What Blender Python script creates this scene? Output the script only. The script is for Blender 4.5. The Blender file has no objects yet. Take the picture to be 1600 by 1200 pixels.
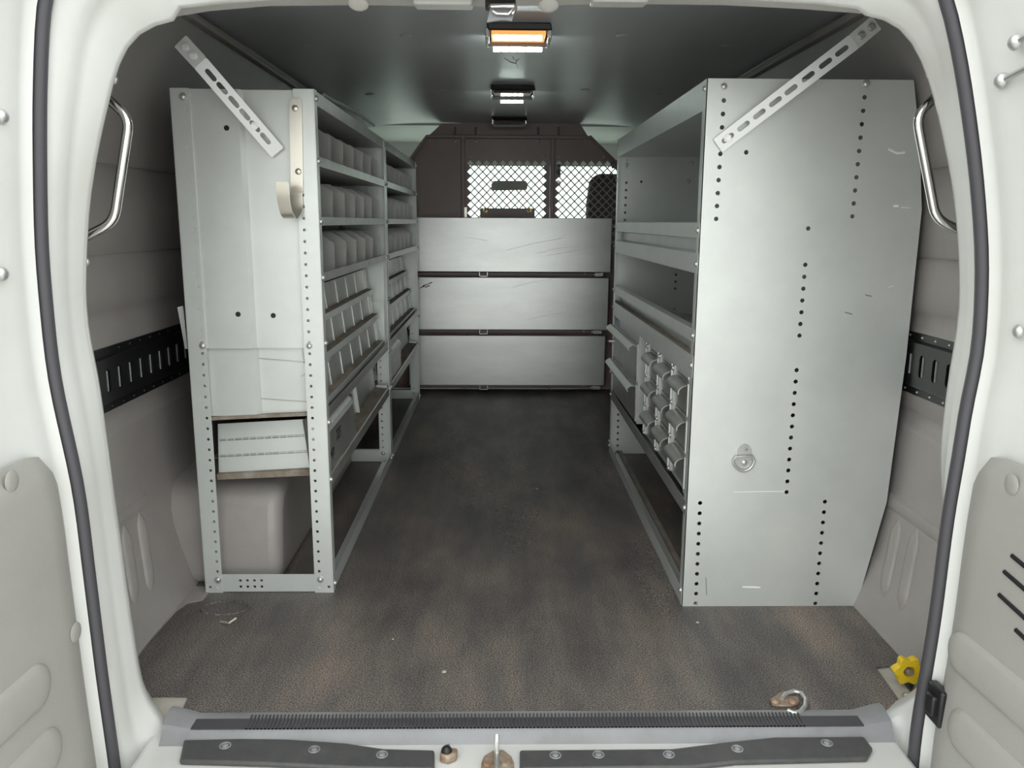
import bpy, bmesh, math, random
from mathutils import Vector, Matrix
from mathutils.geometry import tessellate_polygon
random.seed(7)
SC = bpy.context.scene
COL = SC.collection

# ------------------------------------------------------------------ camera
F = 1282.4                                   # focal length in pixels of a 1600 px wide frame
CP = Vector((0.0, 0.0, 0.8885))
RT = Vector((0.99986158, -0.01586045, 0.00502745))
UP = Vector((-0.00185631, 0.19393769, 0.98101209))
FW = Vector((0.01653431, 0.98088563, -0.1938814))
cd = bpy.data.cameras.new('camera')
cam = bpy.data.objects.new('camera', cd); COL.objects.link(cam)
M = Matrix((RT, UP, -FW)).transposed().to_4x4(); M.translation = CP
cam.matrix_world = M
cd.sensor_fit = 'HORIZONTAL'; cd.sensor_width = 36.0; cd.lens = F / 1600 * 36
cd.clip_start = 0.05; cd.clip_end = 300
SC.camera = cam

# ------------------------------------------------------------------ sky and exposure
w = bpy.data.worlds.new('sky'); SC.world = w; w.use_nodes = True
bg = w.node_tree.nodes['Background']
bg.inputs['Color'].default_value = (0.965, 1.0, 0.985, 1)
bg.inputs['Strength'].default_value = 2.2
SC.view_settings.view_transform = 'Standard'
SC.view_settings.look = 'None'
SC.view_settings.gamma = 1
SC.view_settings.use_curve_mapping = False
SC.view_settings.exposure = 0.38


def at(px, py, ax, v):
    """point where the ray through a photo pixel meets the plane axis=v"""
    d = RT * ((px - 800) / F) - UP * ((py - 600) / F) + FW
    t = (v - CP[ax]) / d[ax]
    return CP + d * t


# ------------------------------------------------------------------ materials
MATS = {}


def mat(name, col, rough=0.5, metal=0.0, var=None, vscale=6.0, bump=0.0, bscale=300.0,
        coat=0.0, emit=None, estr=0.0, spec=0.5, stretch=None, lo=0.35, hi=0.7, fine=None):
    if name in MATS: return MATS[name]
    m = bpy.data.materials.new(name); m.use_nodes = True
    nt = m.node_tree; N = nt.nodes; L = nt.links
    b = N['Principled BSDF']
    b.inputs['Base Color'].default_value = (*col, 1)
    b.inputs['Roughness'].default_value = rough
    b.inputs['Metallic'].default_value = metal
    b.inputs['Coat Weight'].default_value = coat
    b.inputs['Specular IOR Level'].default_value = spec
    if emit:
        b.inputs['Emission Color'].default_value = (*emit, 1)
        b.inputs['Emission Strength'].default_value = estr
    if var or bump or fine:
        g = N.new('ShaderNodeNewGeometry')
        mp = N.new('ShaderNodeMapping'); L.new(g.outputs['Position'], mp.inputs['Vector'])
        if stretch: mp.inputs['Scale'].default_value = stretch
    if var:
        n = N.new('ShaderNodeTexNoise'); n.inputs['Scale'].default_value = vscale
        n.inputs['Detail'].default_value = 6; n.inputs['Roughness'].default_value = 0.65
        L.new(mp.outputs[0], n.inputs['Vector'])
        r = N.new('ShaderNodeValToRGB')
        r.color_ramp.elements[0].position = lo; r.color_ramp.elements[0].color = (*col, 1)
        r.color_ramp.elements[1].position = hi; r.color_ramp.elements[1].color = (*var, 1)
        L.new(n.outputs['Fac'], r.inputs['Fac'])
        out = r.outputs['Color']
        if fine:
            n2 = N.new('ShaderNodeTexNoise'); n2.inputs['Scale'].default_value = fine[0]
            n2.inputs['Detail'].default_value = 3
            L.new(mp.outputs[0], n2.inputs['Vector'])
            r2 = N.new('ShaderNodeValToRGB')
            r2.color_ramp.elements[0].position = 0.35; r2.color_ramp.elements[0].color = (1 - fine[1],) * 3 + (1,)
            r2.color_ramp.elements[1].position = 0.68; r2.color_ramp.elements[1].color = (1 + fine[1],) * 3 + (1,)
            L.new(n2.outputs['Fac'], r2.inputs['Fac'])
            mx = N.new('ShaderNodeMix'); mx.data_type = 'RGBA'; mx.blend_type = 'MULTIPLY'
            mx.inputs['Factor'].default_value = 1.0
            L.new(out, mx.inputs['A']); L.new(r2.outputs['Color'], mx.inputs['B'])
            out = mx.outputs['Result']
        L.new(out, b.inputs['Base Color'])
    if bump:
        n3 = N.new('ShaderNodeTexNoise'); n3.inputs['Scale'].default_value = bscale
        n3.inputs['Detail'].default_value = 2
        L.new(mp.outputs[0], n3.inputs['Vector'])
        bp = N.new('ShaderNodeBump'); bp.inputs['Strength'].default_value = bump
        bp.inputs['Distance'].default_value = 0.002
        L.new(n3.outputs['Fac'], bp.inputs['Height']); L.new(bp.outputs['Normal'], b.inputs['Normal'])
    MATS[name] = m
    return m


WHITE = mat('white_body_paint', (0.64, 0.645, 0.625), 0.28, coat=0.3, var=(0.60, 0.595, 0.565), vscale=5)
CREAM = mat('cream_grey_header', (0.60, 0.58, 0.55), 0.5)
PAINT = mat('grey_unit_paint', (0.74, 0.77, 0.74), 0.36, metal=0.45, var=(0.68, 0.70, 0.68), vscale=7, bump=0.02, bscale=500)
PAINT2 = mat('grey_unit_paint_shaded', (0.53, 0.53, 0.505), 0.36, metal=0.65, var=(0.43, 0.42, 0.395), vscale=14, bump=0.02, bscale=400)  # darker copy of the unit paint; shade inside the shelving put into its colour
DUSTY = mat('dusty_ledge', (0.20, 0.155, 0.11), 0.8, var=(0.34, 0.31, 0.27), vscale=30, stretch=(1, 0.25, 1))
PANEL = mat('brushed_steel_panel', (0.76, 0.77, 0.75), 0.33, metal=0.8, var=(0.64, 0.65, 0.64), vscale=5, stretch=(0.5, 1, 1.5), bump=0.03, bscale=250)
STRAP = mat('zinc_strap', (0.78, 0.79, 0.78), 0.38, metal=0.35)
DARKLENS = mat('dark_lens', (0.10, 0.08, 0.085), 0.25, var=(0.22, 0.12, 0.08), vscale=25)
PALE = mat('pale_scuff_and_glint', (0.88, 0.89, 0.87), 0.6)
ZINC = mat('zinc_plated_steel', (0.66, 0.67, 0.66), 0.35, metal=0.75, var=(0.55, 0.55, 0.53), vscale=40)
NICKEL = mat('brushed_nickel_strip', (0.72, 0.68, 0.60), 0.30, metal=0.85)
CHROME = mat('chrome', (0.80, 0.79, 0.77), 0.10, metal=1.0)
BRASS = mat('brass_bolt', (0.60, 0.45, 0.20), 0.35, metal=0.8)
RUST = mat('rusty_zinc', (0.42, 0.36, 0.30), 0.55, metal=0.5, var=(0.30, 0.17, 0.09), vscale=60)
LINER = mat('taupe_wall_liner', (0.35, 0.325, 0.308), 0.38, var=(0.30, 0.278, 0.262), vscale=4, bump=0.25, bscale=420)
CEIL = mat('grey_ceiling_liner', (0.54, 0.55, 0.57), 0.33, var=(0.48, 0.49, 0.51), vscale=3, bump=0.08, bscale=350)
PART = mat('dark_brown_partition_steel', (0.26, 0.190, 0.175), 0.38, var=(0.30, 0.222, 0.205), vscale=6, bump=0.05, bscale=400)
BLACK = mat('black_powder_steel', (0.012, 0.012, 0.013), 0.35)
SEAL = mat('black_rubber_seal', (0.065, 0.062, 0.070), 0.45)
PLASTIC = mat('charcoal_plastic', (0.060, 0.060, 0.064), 0.42, var=(0.085, 0.08, 0.078), vscale=40, bump=0.15, bscale=600)
SCUFF = mat('grey_scuff_plastic', (0.27, 0.27, 0.285), 0.32, var=(0.20, 0.198, 0.20), vscale=9)  # grey lightened to take in the glare on the scuff plate's front
TRIM = mat('grey_door_trim', (0.36, 0.35, 0.325), 0.55, var=(0.325, 0.315, 0.292), vscale=3, bump=0.25, bscale=500)
BEIGE = mat('beige_floor_paint', (0.50, 0.47, 0.42), 0.45, var=(0.40, 0.36, 0.30), vscale=20)
SEATM = mat('dark_seat_fabric', (0.045, 0.038, 0.036), 0.9, bump=0.2, bscale=500)
CABM = mat('pale_cab_trim', (0.50, 0.52, 0.50), 0.5)
GROUND = mat('concrete_ground', (0.50, 0.49, 0.47), 0.9, var=(0.44, 0.43, 0.41), vscale=2)
AMBER = mat('amber_lens', (0.75, 0.33, 0.08), 0.25, emit=(1.0, 0.42, 0.10), estr=0.7)
LENS = mat('unlit_lens', (0.35, 0.30, 0.30), 0.2, var=(0.55, 0.34, 0.24), vscale=25)
LED = mat('white_led_strip', (0.9, 0.95, 0.95), 0.3, emit=(0.86, 1.0, 0.97), estr=22.0)
YELLOW = mat('yellow_plastic', (0.75, 0.52, 0.02), 0.4)
INK = mat('black_marker_ink', (0.03, 0.03, 0.035), 0.7)
BLUE = mat('pale_blue_sticker', (0.35, 0.50, 0.62), 0.5)


def mat_rubber():
    m = bpy.data.materials.new('dusty_black_rubber_mat'); m.use_nodes = True
    nt = m.node_tree; N = nt.nodes; L = nt.links; b = N['Principled BSDF']
    g = N.new('ShaderNodeNewGeometry')

    def noise(scale, detail, st=(1, 1, 1), rough=0.6):
        mp = N.new('ShaderNodeMapping'); mp.inputs['Scale'].default_value = st
        L.new(g.outputs['Position'], mp.inputs['Vector'])
        n = N.new('ShaderNodeTexNoise'); n.inputs['Scale'].default_value = scale
        n.inputs['Detail'].default_value = detail; n.inputs['Roughness'].default_value = rough
        L.new(mp.outputs[0], n.inputs['Vector']); return n.outputs['Fac']

    def ramp(fac, stops):
        r = N.new('ShaderNodeValToRGB'); e = r.color_ramp.elements
        e[0].position, e[0].color = stops[0][0], (*stops[0][1], 1)
        e[1].position, e[1].color = stops[-1][0], (*stops[-1][1], 1)
        for p, c in stops[1:-1]:
            k = e.new(p); k.color = (*c, 1)
        L.new(fac, r.inputs['Fac']); return r.outputs['Color']

    def mix(a, c, fac=1.0, mode='MULTIPLY'):
        x = N.new('ShaderNodeMix'); x.data_type = 'RGBA'; x.blend_type = mode
        if isinstance(fac, float): x.inputs['Factor'].default_value = fac
        else: L.new(fac, x.inputs['Factor'])
        L.new(a, x.inputs['A']); L.new(c, x.inputs['B']); return x.outputs['Result']
    base = ramp(noise(3.2, 7, (1.5, 0.75, 1)), [(0.30, (0.094, 0.088, 0.087)), (0.50, (0.152, 0.139, 0.133)), (0.72, (0.235, 0.198, 0.172))])
    streak = ramp(noise(5.5, 5, (2.2, 0.35, 1)), [(0.38, (0.80, 0.80, 0.81)), (0.68, (1.20, 1.14, 1.07))])
    grain = ramp(noise(360, 2), [(0.40, (0.30, 0.30, 0.30)), (0.62, (1.75, 1.73, 1.68))])
    c = mix(mix(base, streak), grain)
    L.new(c, b.inputs['Base Color'])
    b.inputs['Roughness'].default_value = 0.52
    b.inputs['Specular IOR Level'].default_value = 0.4
    bp = N.new('ShaderNodeBump'); bp.inputs['Strength'].default_value = 0.5; bp.inputs['Distance'].default_value = 0.0015
    L.new(noise(360, 2), bp.inputs['Height']); L.new(bp.outputs['Normal'], b.inputs['Normal'])
    return m


RUBBER = mat_rubber()


def mat_glass():
    m = bpy.data.materials.new('window_glass'); m.use_nodes = True
    nt = m.node_tree; N = nt.nodes; L = nt.links
    for n in list(N): N.remove(n)
    o = N.new('ShaderNodeOutputMaterial'); t = N.new('ShaderNodeBsdfTransparent'); t.inputs[0].default_value = (0.90, 0.98, 0.94, 1)
    s = N.new('ShaderNodeBsdfGlossy'); s.inputs['Roughness'].default_value = 0.02
    x = N.new('ShaderNodeMixShader'); x.inputs[0].default_value = 0.06
    L.new(t.outputs[0], x.inputs[1]); L.new(s.outputs[0], x.inputs[2]); L.new(x.outputs[0], o.inputs[0])
    return m


GLASS = mat_glass()

# ------------------------------------------------------------------ geometry helpers
WL = {}                                     # world location of each object's origin


class MB:
    def __init__(s): s.v = []; s.f = []

    def add(s, vs, fs):
        o = len(s.v); s.v += [Vector(p) for p in vs]; s.f += [tuple(i + o for i in f) for f in fs]; return s

    def box(s, x0, x1, y0, y1, z0, z1):
        vs = [(x, y, z) for x in (x0, x1) for y in (y0, y1) for z in (z0, z1)]
        return s.add(vs, [(0, 1, 3, 2), (4, 6, 7, 5), (0, 4, 5, 1), (2, 3, 7, 6), (0, 2, 6, 4), (1, 5, 7, 3)])

    def prism(s, poly, vec):
        """closed solid: polygon (3D points) swept along vec"""
        n = len(poly); vec = Vector(vec)
        vs = [Vector(p) for p in poly] + [Vector(p) + vec for p in poly]
        fs = [tuple(range(n)), tuple(range(2 * n - 1, n - 1, -1))]
        fs += [(i, i + n, (i + 1) % n + n, (i + 1) % n) for i in range(n)]
        return s.add(vs, fs)

    def plate(s, outer, holes, org, u, v, t):
        """sheet with real holes; 2D outlines in axes u, v from org; t = thickness vector"""
        org, u, v, t = Vector(org), Vector(u), Vector(v), Vector(t)
        loops = [outer] + list(holes)
        flat = [p for lp in loops for p in lp]
        tris = tessellate_polygon([[Vector((p[0], p[1], 0)) for p in lp] for lp in loops])
        n = len(flat)
        a = [org + u * p[0] + v * p[1] for p in flat]
        fs = [tuple(x) for x in tris] + [tuple(i + n for i in reversed(x)) for x in tris]
        o = 0
        for lp in loops:
            k = len(lp)
            fs += [(o + i, o + (i + 1) % k, o + (i + 1) % k + n, o + i + n) for i in range(k)]
            o += k
        return s.add(a + [p + t for p in a], fs)

    def loft(s, rings, closed=True, caps=False):
        n = len(rings[0]); vs = [p for r in rings for p in r]; fs = []
        m = n if closed else n - 1
        for k in range(len(rings) - 1):
            for i in range(m):
                j = (i + 1) % n
                fs.append((k * n + i, k * n + j, (k + 1) * n + j, (k + 1) * n + i))
        if caps: fs += [tuple(range(n)), tuple(range(len(vs) - 1, len(vs) - n - 1, -1))]
        return s.add(vs, fs)

    def tube(s, path, r, n=10, closed=False, ry=None):
        path = [Vector(p) for p in path]; rings = []; up = None; m = len(path)
        for i, p in enumerate(path):
            if closed: d = path[(i + 1) % m] - path[i - 1]
            else: d = path[min(i + 1, m - 1)] - path[max(i - 1, 0)]
            d.normalize()
            if up is None: up = d.orthogonal().normalized()
            up = (up - d * up.dot(d)).normalized(); sd = d.cross(up)
            rings.append([p + up * r * math.cos(a) + sd * (ry or r) * math.sin(a) for a in [2 * math.pi * k / n for k in range(n)]])
        if closed: rings.append(rings[0])
        return s.loft(rings, True, not closed)

    def cyl(s, p0, p1, r, n=12, r1=None):
        p0, p1 = Vector(p0), Vector(p1); d = (p1 - p0).normalized(); a = d.orthogonal().normalized(); b = d.cross(a)
        rings = [[p + a * q * math.cos(t) + b * q * math.sin(t) for t in [2 * math.pi * k / n for k in range(n)]] for p, q in ((p0, r), (p1, r if r1 is None else r1))]
        return s.loft(rings, True, True)

    def dome(s, c, nrm, r, h, n=12):
        c, d = Vector(c), Vector(nrm).normalized(); a = d.orthogonal().normalized(); b = d.cross(a); rings = []
        for q, e in ((1, 0), (1, .25), (.85, .6), (.55, .9), (.2, 1)):
            rings.append([c + d * h * e + a * r * q * math.cos(t) + b * r * q * math.sin(t) for t in [2 * math.pi * k / n for k in range(n)]])
        return s.loft(rings, True, True)

    def strip(s, prof, y0, y1, t):
        """sheet folded along a profile of (x, z), running from y0 to y1, thickness t"""
        p = [Vector((a, 0, b)) for a, b in prof]; off = []
        for i in range(len(p)):
            d = (p[min(i + 1, len(p) - 1)] - p[max(i - 1, 0)]).normalized()
            off.append(p[i] + Vector((-d.z, 0, d.x)) * t)
        poly = p + off[::-1]; n = len(poly)
        a = [q + Vector((0, y0, 0)) for q in poly]; b = [q + Vector((0, y1, 0)) for q in poly]
        k = len(p); fs = []
        for i in range(n): fs.append((i, (i + 1) % n, (i + 1) % n + n, i + n))
        for o in (0, n):
            for i in range(k - 1): fs.append((o + i, o + i + 1, o + n - 2 - i, o + n - 1 - i))
        return s.add(a + b, fs)

    def mesh(s, name, origin=(0, 0, 0), smooth=None, recalc=True):
        me = bpy.data.meshes.new(name); o = Vector(origin)
        me.from_pydata([tuple(p - o) for p in s.v], [], s.f)
        if recalc:
            bm = bmesh.new(); bm.from_mesh(me); bmesh.ops.recalc_face_normals(bm, faces=bm.faces[:]); bm.to_mesh(me); bm.free()
        if smooth is not None:
            me.shade_smooth(); me.set_sharp_from_angle(angle=math.radians(smooth))
        me.update(); return me


def rootloc(p): return WL.get(p.name, Vector((0, 0, 0))) if p else Vector((0, 0, 0))


def obj(name, mb, m, parent=None, bevel=0, seg=2, smooth=35):
    """one mesh object from world-space geometry"""
    org = rootloc(parent)
    me = mb.mesh(name, org, smooth); me.materials.append(m)
    o = bpy.data.objects.new(name, me); COL.objects.link(o)
    if parent: o.parent = parent
    WL[o.name] = org.copy()
    if bevel:
        md = o.modifiers.new('bevel', 'BEVEL'); md.width = bevel; md.segments = seg; md.limit_method = 'ANGLE'; md.angle_limit = math.radians(40)
    return o


def inst(name, me, loc, parent=None, rot=None, label=None):
    o = bpy.data.objects.new(name, me); COL.objects.link(o)
    if parent: o.parent = parent
    o.location = Vector(loc) - rootloc(parent)
    if rot is not None: o.rotation_euler = rot
    WL[o.name] = Vector(loc)
    if label: o['label'] = label
    return o


def thing(name, label, cat, loc=(0, 0, 0), group=None):
    o = bpy.data.objects.new(name, None); COL.objects.link(o); o.location = loc
    o.empty_display_size = 0.05
    WL[o.name] = Vector(loc); return tag(o, label, cat, group)


def tag(o, label, cat, group=None):
    o['label'] = label; o['category'] = cat
    if group: o['group'] = group
    return o


def struct(o, label, cat=None):
    o['kind'] = 'structure'; o['label'] = label
    if cat: o['category'] = cat
    return o


def meshof(mb, name, m, smooth=35):
    me = mb.mesh(name, (0, 0, 0), smooth); me.materials.append(m); return me


def ngon(c, r, n=8, ph=0.0): return [(c[0] + r * math.cos(ph + 2 * math.pi * k / n), c[1] + r * math.sin(ph + 2 * math.pi * k / n)) for k in range(n)]


def slot(c, d, hl, r, n=5):
    """rounded slot outline around c along unit direction d"""
    a = math.atan2(d[1], d[0]); out = []
    for sgn in (0, math.pi):
        for k in range(n):
            t = a + sgn - math.pi / 2 + math.pi * k / (n - 1)
            out.append((c[0] + d[0] * hl * math.cos(sgn) + r * math.cos(t), c[1] + d[1] * hl * math.cos(sgn) + r * math.sin(t)))
    return out


BOLT_Y = meshof(MB().cyl((0, 0, 0), (0, -.0015, 0), .0085, 14).dome((0, -.0015, 0), (0, -1, 0), .0065, .0045), 'bolt', ZINC)
BOLT_XP = meshof(MB().cyl((0, 0, 0), (.0015, 0, 0), .0075, 12).dome((.0015, 0, 0), (1, 0, 0), .006, .005), 'bolt', ZINC)
BOLT_XN = meshof(MB().cyl((0, 0, 0), (-.0015, 0, 0), .0075, 12).dome((-.0015, 0, 0), (-1, 0, 0), .006, .005), 'bolt', ZINC)
SCREW_Y = meshof(MB().dome((0, 0, 0), (0, -1, 0), .007, .005, 10), 'screw', ZINC)

CX = 0.046                                   # centre line of the van
# ================================================================== THE VAN
# ground outside
g = MB().box(-40, 40, -40, 45, -.75, -.68)
struct(obj('ground', g, GROUND), 'pale concrete ground around the van')

# floor pan
fl = MB().box(CX - .90, CX + .90, 1.335, 5.75, -.05, -.005)
struct(obj('floor', fl, BEIGE), 'beige painted steel floor pan showing at the rear corners')

# ---- side walls: profile half-width over height
PROF = [(0, .795), (.035, .808), (.15, .846), (.30, .872), (.43, .880), (.437, .880), (.445, .889), (.475, .889), (.482, .884), (.655, .884), (.665, .890), (.695, .890), (.703, .882),
        (.808, .882), (.815, .889), (.822, .882), (.90, .880), (.998, .876), (1.005, .883), (1.012, .875), (1.10, .856), (1.19, .830), (1.27, .795), (1.33, .765), (1.385, .742)]


def whalf(z):
    for (a, b), (c, d) in zip(PROF, PROF[1:]):
        if a <= z <= c: return b + (d - b) * (z - a) / (c - a)
    return PROF[-1][1]


for sg, nm in ((-1, 'left'), (1, 'right')):
    rings = []
    for Y in (1.32, 1.6, 2.2, 3.0, 3.8, 4.45):
        ring = [Vector((CX + sg * h, Y, z)) for z, h in PROF]
        ring += [Vector((CX + sg * (h + .035), Y, z)) for z, h in reversed(PROF)]
        rings.append(ring)
    wl = struct(obj('wall_' + nm, MB().loft(rings, True, True), LINER, smooth=50), 'taupe textured plastic liner on the %s side of the van' % nm)
    # pressed ribs low down by the door
    ribs = [((1405, 812), (1380, 932)), ((1433, 826), (1407, 955))] if sg > 0 else [((193, 822), (212, 945)), ((217, 800), (236, 925))]
    for p, q in ribs:
        pts = []
        for a in range(9):
            t = a / 8; x, y = p[0] + (q[0] - p[0]) * t, p[1] + (q[1] - p[1]) * t
            P = at(x, y, 0, CX + sg * .86)
            for _ in range(4): P = at(x, y, 0, CX + sg * whalf(max(P.z, 0)))
            pts.append(P)
        mb = MB(); rings = []
        for i, P in enumerate(pts):
            t = i / 8; r = .017 * math.sqrt(max(0.0, 1 - (2 * t - 1) ** 6)) + .002
            rings.append([P + Vector((-sg * .010 * math.sin(u) * (r / .019), r * math.cos(u), 0)) for u in [math.pi * k / 8 for k in range(9)]])
        mb.loft(rings, False)
        rb = obj('rib', mb, LINER, wl, smooth=60)
    # cross crease above the ribs
    a = at(1392, 775, 0, CX + .872) if sg > 0 else at(188, 803, 0, CX - .872)
    mb = MB(); X = CX + sg * .868
    mb.prism([(X, 1.50, a.z - .04), (X - sg * .010, 1.50, a.z - .012), (X - sg * .006, 1.50, a.z + .006), (X + sg * .01, 1.50, a.z + .02)], (0, .34, 0))
    obj('pressed_ledge', mb, LINER, wl, bevel=.008, seg=3)
    # foot of the liner lying on the floor edge
    e = CX + sg * .80
    ft = [(e, 1.42), (-.7485, 1.46), (-.7455, 1.537), (-.7485, 1.641), (-.7445, 1.771), (-.7335, 1.813), (-.7025, 1.829), (-.7025, 1.899), (-.7485, 1.906), (-.7485, 1.93), (e, 1.93)] if sg < 0 else [(e, 1.535), (.8405, 1.535), (.8405, 1.80), (.84, 1.93), (e, 1.93)]
    obj('liner_foot', MB().prism([(x, y, -.004) for x, y in ft], (0, 0, .0055)), LINER, wl)
    # wheel housing under the shelving
    xi = -.540 if sg < 0 else .640
    mb = MB(); prof = []
    for y, z in ((1.915, -.004), (1.925, .10), (1.94, .19), (1.97, .235), (2.05, .252), (2.75, .252), (2.86, .22), (2.92, .15), (2.945, .08), (2.95, -.004)) if sg < 0 else ((1.93, -.004), (1.96, .15), (2.02, .20), (2.12, .212), (2.75, .212), (2.86, .20), (2.92, .15), (2.95, -.004)):
        prof.append((xi, y, z))
    mb.prism(prof, (sg * (.34 if sg < 0 else .29), 0, 0))
    wh = struct(obj('wheel_housing', mb, LINER, bevel=.03, seg=4, smooth=60), 'taupe wheel housing under the %s shelving' % nm)

# ---- ceiling liner
rings = []
for Y, dz in ((1.58, -.02), (1.70, 0), (2.5, .004), (3.4, .006), (4.0, .004), (4.40, 0)):
    ring = []
    for k in range(25):
        t = -1 + 2 * k / 24
        ring.append(Vector((CX + t * .752, Y, 1.382 + dz - .022 * abs(t) ** 5)))
    ring += [p + Vector((0, 0, .05)) for p in reversed(ring)]
    rings.append(ring)
ce = struct(obj('ceiling', MB().loft(rings, True, True), CEIL, smooth=60), 'dark grey ceiling liner with round push plugs')
PLUG = meshof(MB().dome((0, 0, 0), (0, 0, -1), .018, .004, 16), 'plug', CEIL)
for p in ((972, 57), (1138, 69), (915, 142), (1028, 147), (970, 194), (634, 57), (474, 69), (578, 147), (628, 196), (690, 142)):
    P = at(*p, 2, 1.383); t = (P.x - CX) / .752
    inst('plug', PLUG, (P.x, P.y, 1.3865 - .022 * abs(t) ** 5), ce)
# scratches in the middle of the ceiling
mb = MB()
for a, b in (((788, 91), (797, 97)), ((806, 94), (809, 106)), ((801, 88), (803, 93)), ((797, 97), (806, 99)), ((811, 92), (806, 97))):
    p, q = at(*a, 2, 1.3865), at(*b, 2, 1.3865); mb.tube([p, q], .0012, 4)
obj('scratch', mb, BLACK, ce)
# metal strip showing at the roof edge above the far shelving
for sg in (-1, 1):
    mb = MB().box(CX + sg * .735, CX + sg * .760, 1.45, 4.36, 1.335, 1.352)
    struct(obj('trim_1' if sg < 0 else 'trim_2', mb, LINER, bevel=.004), 'narrow %s edge strip between wall liner and ceiling' % ('left' if sg < 0 else 'right'))

cb = MB().tube([at(x, y_, 2, 1.30) for x, y_ in ((506, 148), (522, 158), (534, 163), (548, 171), (566, 182), (584, 196))], .006, 8)  # white highlight along the roof edge, put into the tube's pale colour
tag(obj('roof_cable', cb, PALE, smooth=80), 'thin cable along the roof edge above the left shelving, its highlight painted pale', 'cable')
# ---- rear door frame
IL = [(-.600, -.006), (-.616, .018), (-.629, .036), (-.637, .060), (-.640, .117), (-.648, .253), (-.651, .346), (-.655, .426), (-.657, .501), (-.660, .563), (-.662, .628), (-.667, .664), (-.673, .716), (-.670, .78), (-.662, .839), (-.654, .899), (-.633, .986), (-.613, 1.049), (-.592, 1.112), (-.575, 1.149), (-.554, 1.170), (-.528, 1.184), (-.497, 1.187)]
TOP = [(-.484, 1.205), (-.40, 1.214), (-.2, 1.226), (CX, 1.229), (.29, 1.228), (.48, 1.220), (.552, 1.213)]
IR = [(.566, 1.204), (.596, 1.204), (.624, 1.189), (.650, 1.162), (.671, 1.122), (.691, 1.075), (.708, 1.024), (.723, .978), (.740, .919), (.752, .855), (.765, .769), (.766, .716), (.762, .670), (.759, .619), (.759, .561), (.759, .497), (.772, .422), (.792, .30), (.794, .15), (.784, .060), (.769, .034), (.744, .016), (.700, .000), (.690, -.006)]
SL = [(180, 1200), (173, 1150), (160, 1060), (147, 955), (134, 850), (126, 780), (113, 713), (97, 647), (83, 580), (76, 513), (70, 447), (65, 390), (63, 300), (62, 167), (65, 67), (68, 0)]
SR = [(1480, 0), (1495, 67), (1507, 133), (1525, 267), (1535, 400), (1533, 467), (1530, 530), (1525, 570), (1508, 633), (1500, 700), (1484, 783), (1475, 850), (1463, 950), (1447, 1050), (1432, 1130), (1426, 1200)]
YS = 1.262


def resample(pts, n):
    d = [0]
    for a, b in zip(pts, pts[1:]): d.append(d[-1] + math.hypot(a[0] - b[0], a[1] - b[1]))
    out = []; j = 0
    for k in range(n):
        s_ = d[-1] * k / (n - 1)
        while j < len(d) - 2 and d[j + 1] < s_: j += 1
        t = (s_ - d[j]) / max(1e-9, d[j + 1] - d[j]); t = min(max(t, 0), 1)
        out.append((pts[j][0] + (pts[j + 1][0] - pts[j][0]) * t, pts[j][1] + (pts[j + 1][1] - pts[j][1]) * t))
    return out


def smoothp(p, n=2):
    for _ in range(n): p = [p[0]] + [((a[0] + 2 * b[0] + c[0]) / 4, (a[1] + 2 * b[1] + c[1]) / 4) for a, b, c in zip(p, p[1:], p[2:])] + [p[-1]]
    return p


def sealpts(lst): return [(at(x, y, 1, YS).x, at(x, y, 1, YS).z) for x, y in lst]


sl = sealpts(SL); sr = sealpts(SR)
sl = [(sl[0][0], -.12)] + sl + [(sl[-1][0] + .02, 1.25), (sl[-1][0] + .07, 1.285)]
sr = [(sr[0][0] - .07, 1.285), (sr[0][0] - .02, 1.25)] + sr + [(sr[-1][0], -.12)]
NS = 44
inner = smoothp(resample(IL, NS)) + resample(TOP, 17) + smoothp(resample(IR, NS))
seal = smoothp(resample(sl, NS)) + resample([(sl[-1][0] + .03, 1.295), (CX, 1.305), (sr[0][0] - .03, 1.295)], 17) + smoothp(resample(sr, NS))
mb = MB(); rings = []
for k in range(9):
    ring = []
    for (ix, iz), (sx, sz) in zip(inner, seal):
        # section from inside lip out to the flange that carries the seal
        u, Y, ex = [(.18, 1.40, 0), (.06, 1.365, 0), (0, 1.345, 0), (.02, 1.334, 0), (.40, 1.318, 0), (.50, 1.306, 0), (.56, 1.285, 0), (1.0, 1.268, 0), (1.0, 1.262, .09)][k]
        n = Vector((ix - CX, 0, (iz - .6) * .55)).normalized()
        x = ix + (sx - ix) * u + n.x * ex; z = iz + (sz - iz) * u + n.z * ex
        if k < 2: x = ix + n.x * (.03 if k == 0 else .008); z = iz + n.z * (.03 if k == 0 else .008)
        ring.append(Vector((x, Y, z)))
    rings.append(ring)
fr = struct(obj('trim_3', MB().loft(rings, False), WHITE, smooth=60), 'white painted body frame around the rear door opening')
obj('flange', MB().loft([[Vector((x, 1.262, z)) for x, z in seal], [Vector((CX + (x - CX) * 1.36, 1.262, .6 + (z - .6) * 1.22)) for x, z in seal], [Vector((CX + (x - CX) * 1.36, 1.36, .6 + (z - .6) * 1.22)) for x, z in seal]], False), WHITE, fr)
# weather seal
ss = seal
mb = MB().tube([Vector((x, YS - .004, z)) for x, z in ss], .0115, 12)
tag(obj('weather_seal', mb, SEAL, smooth=70), 'black rubber weather seal running around the rear door opening', 'seal')

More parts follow.
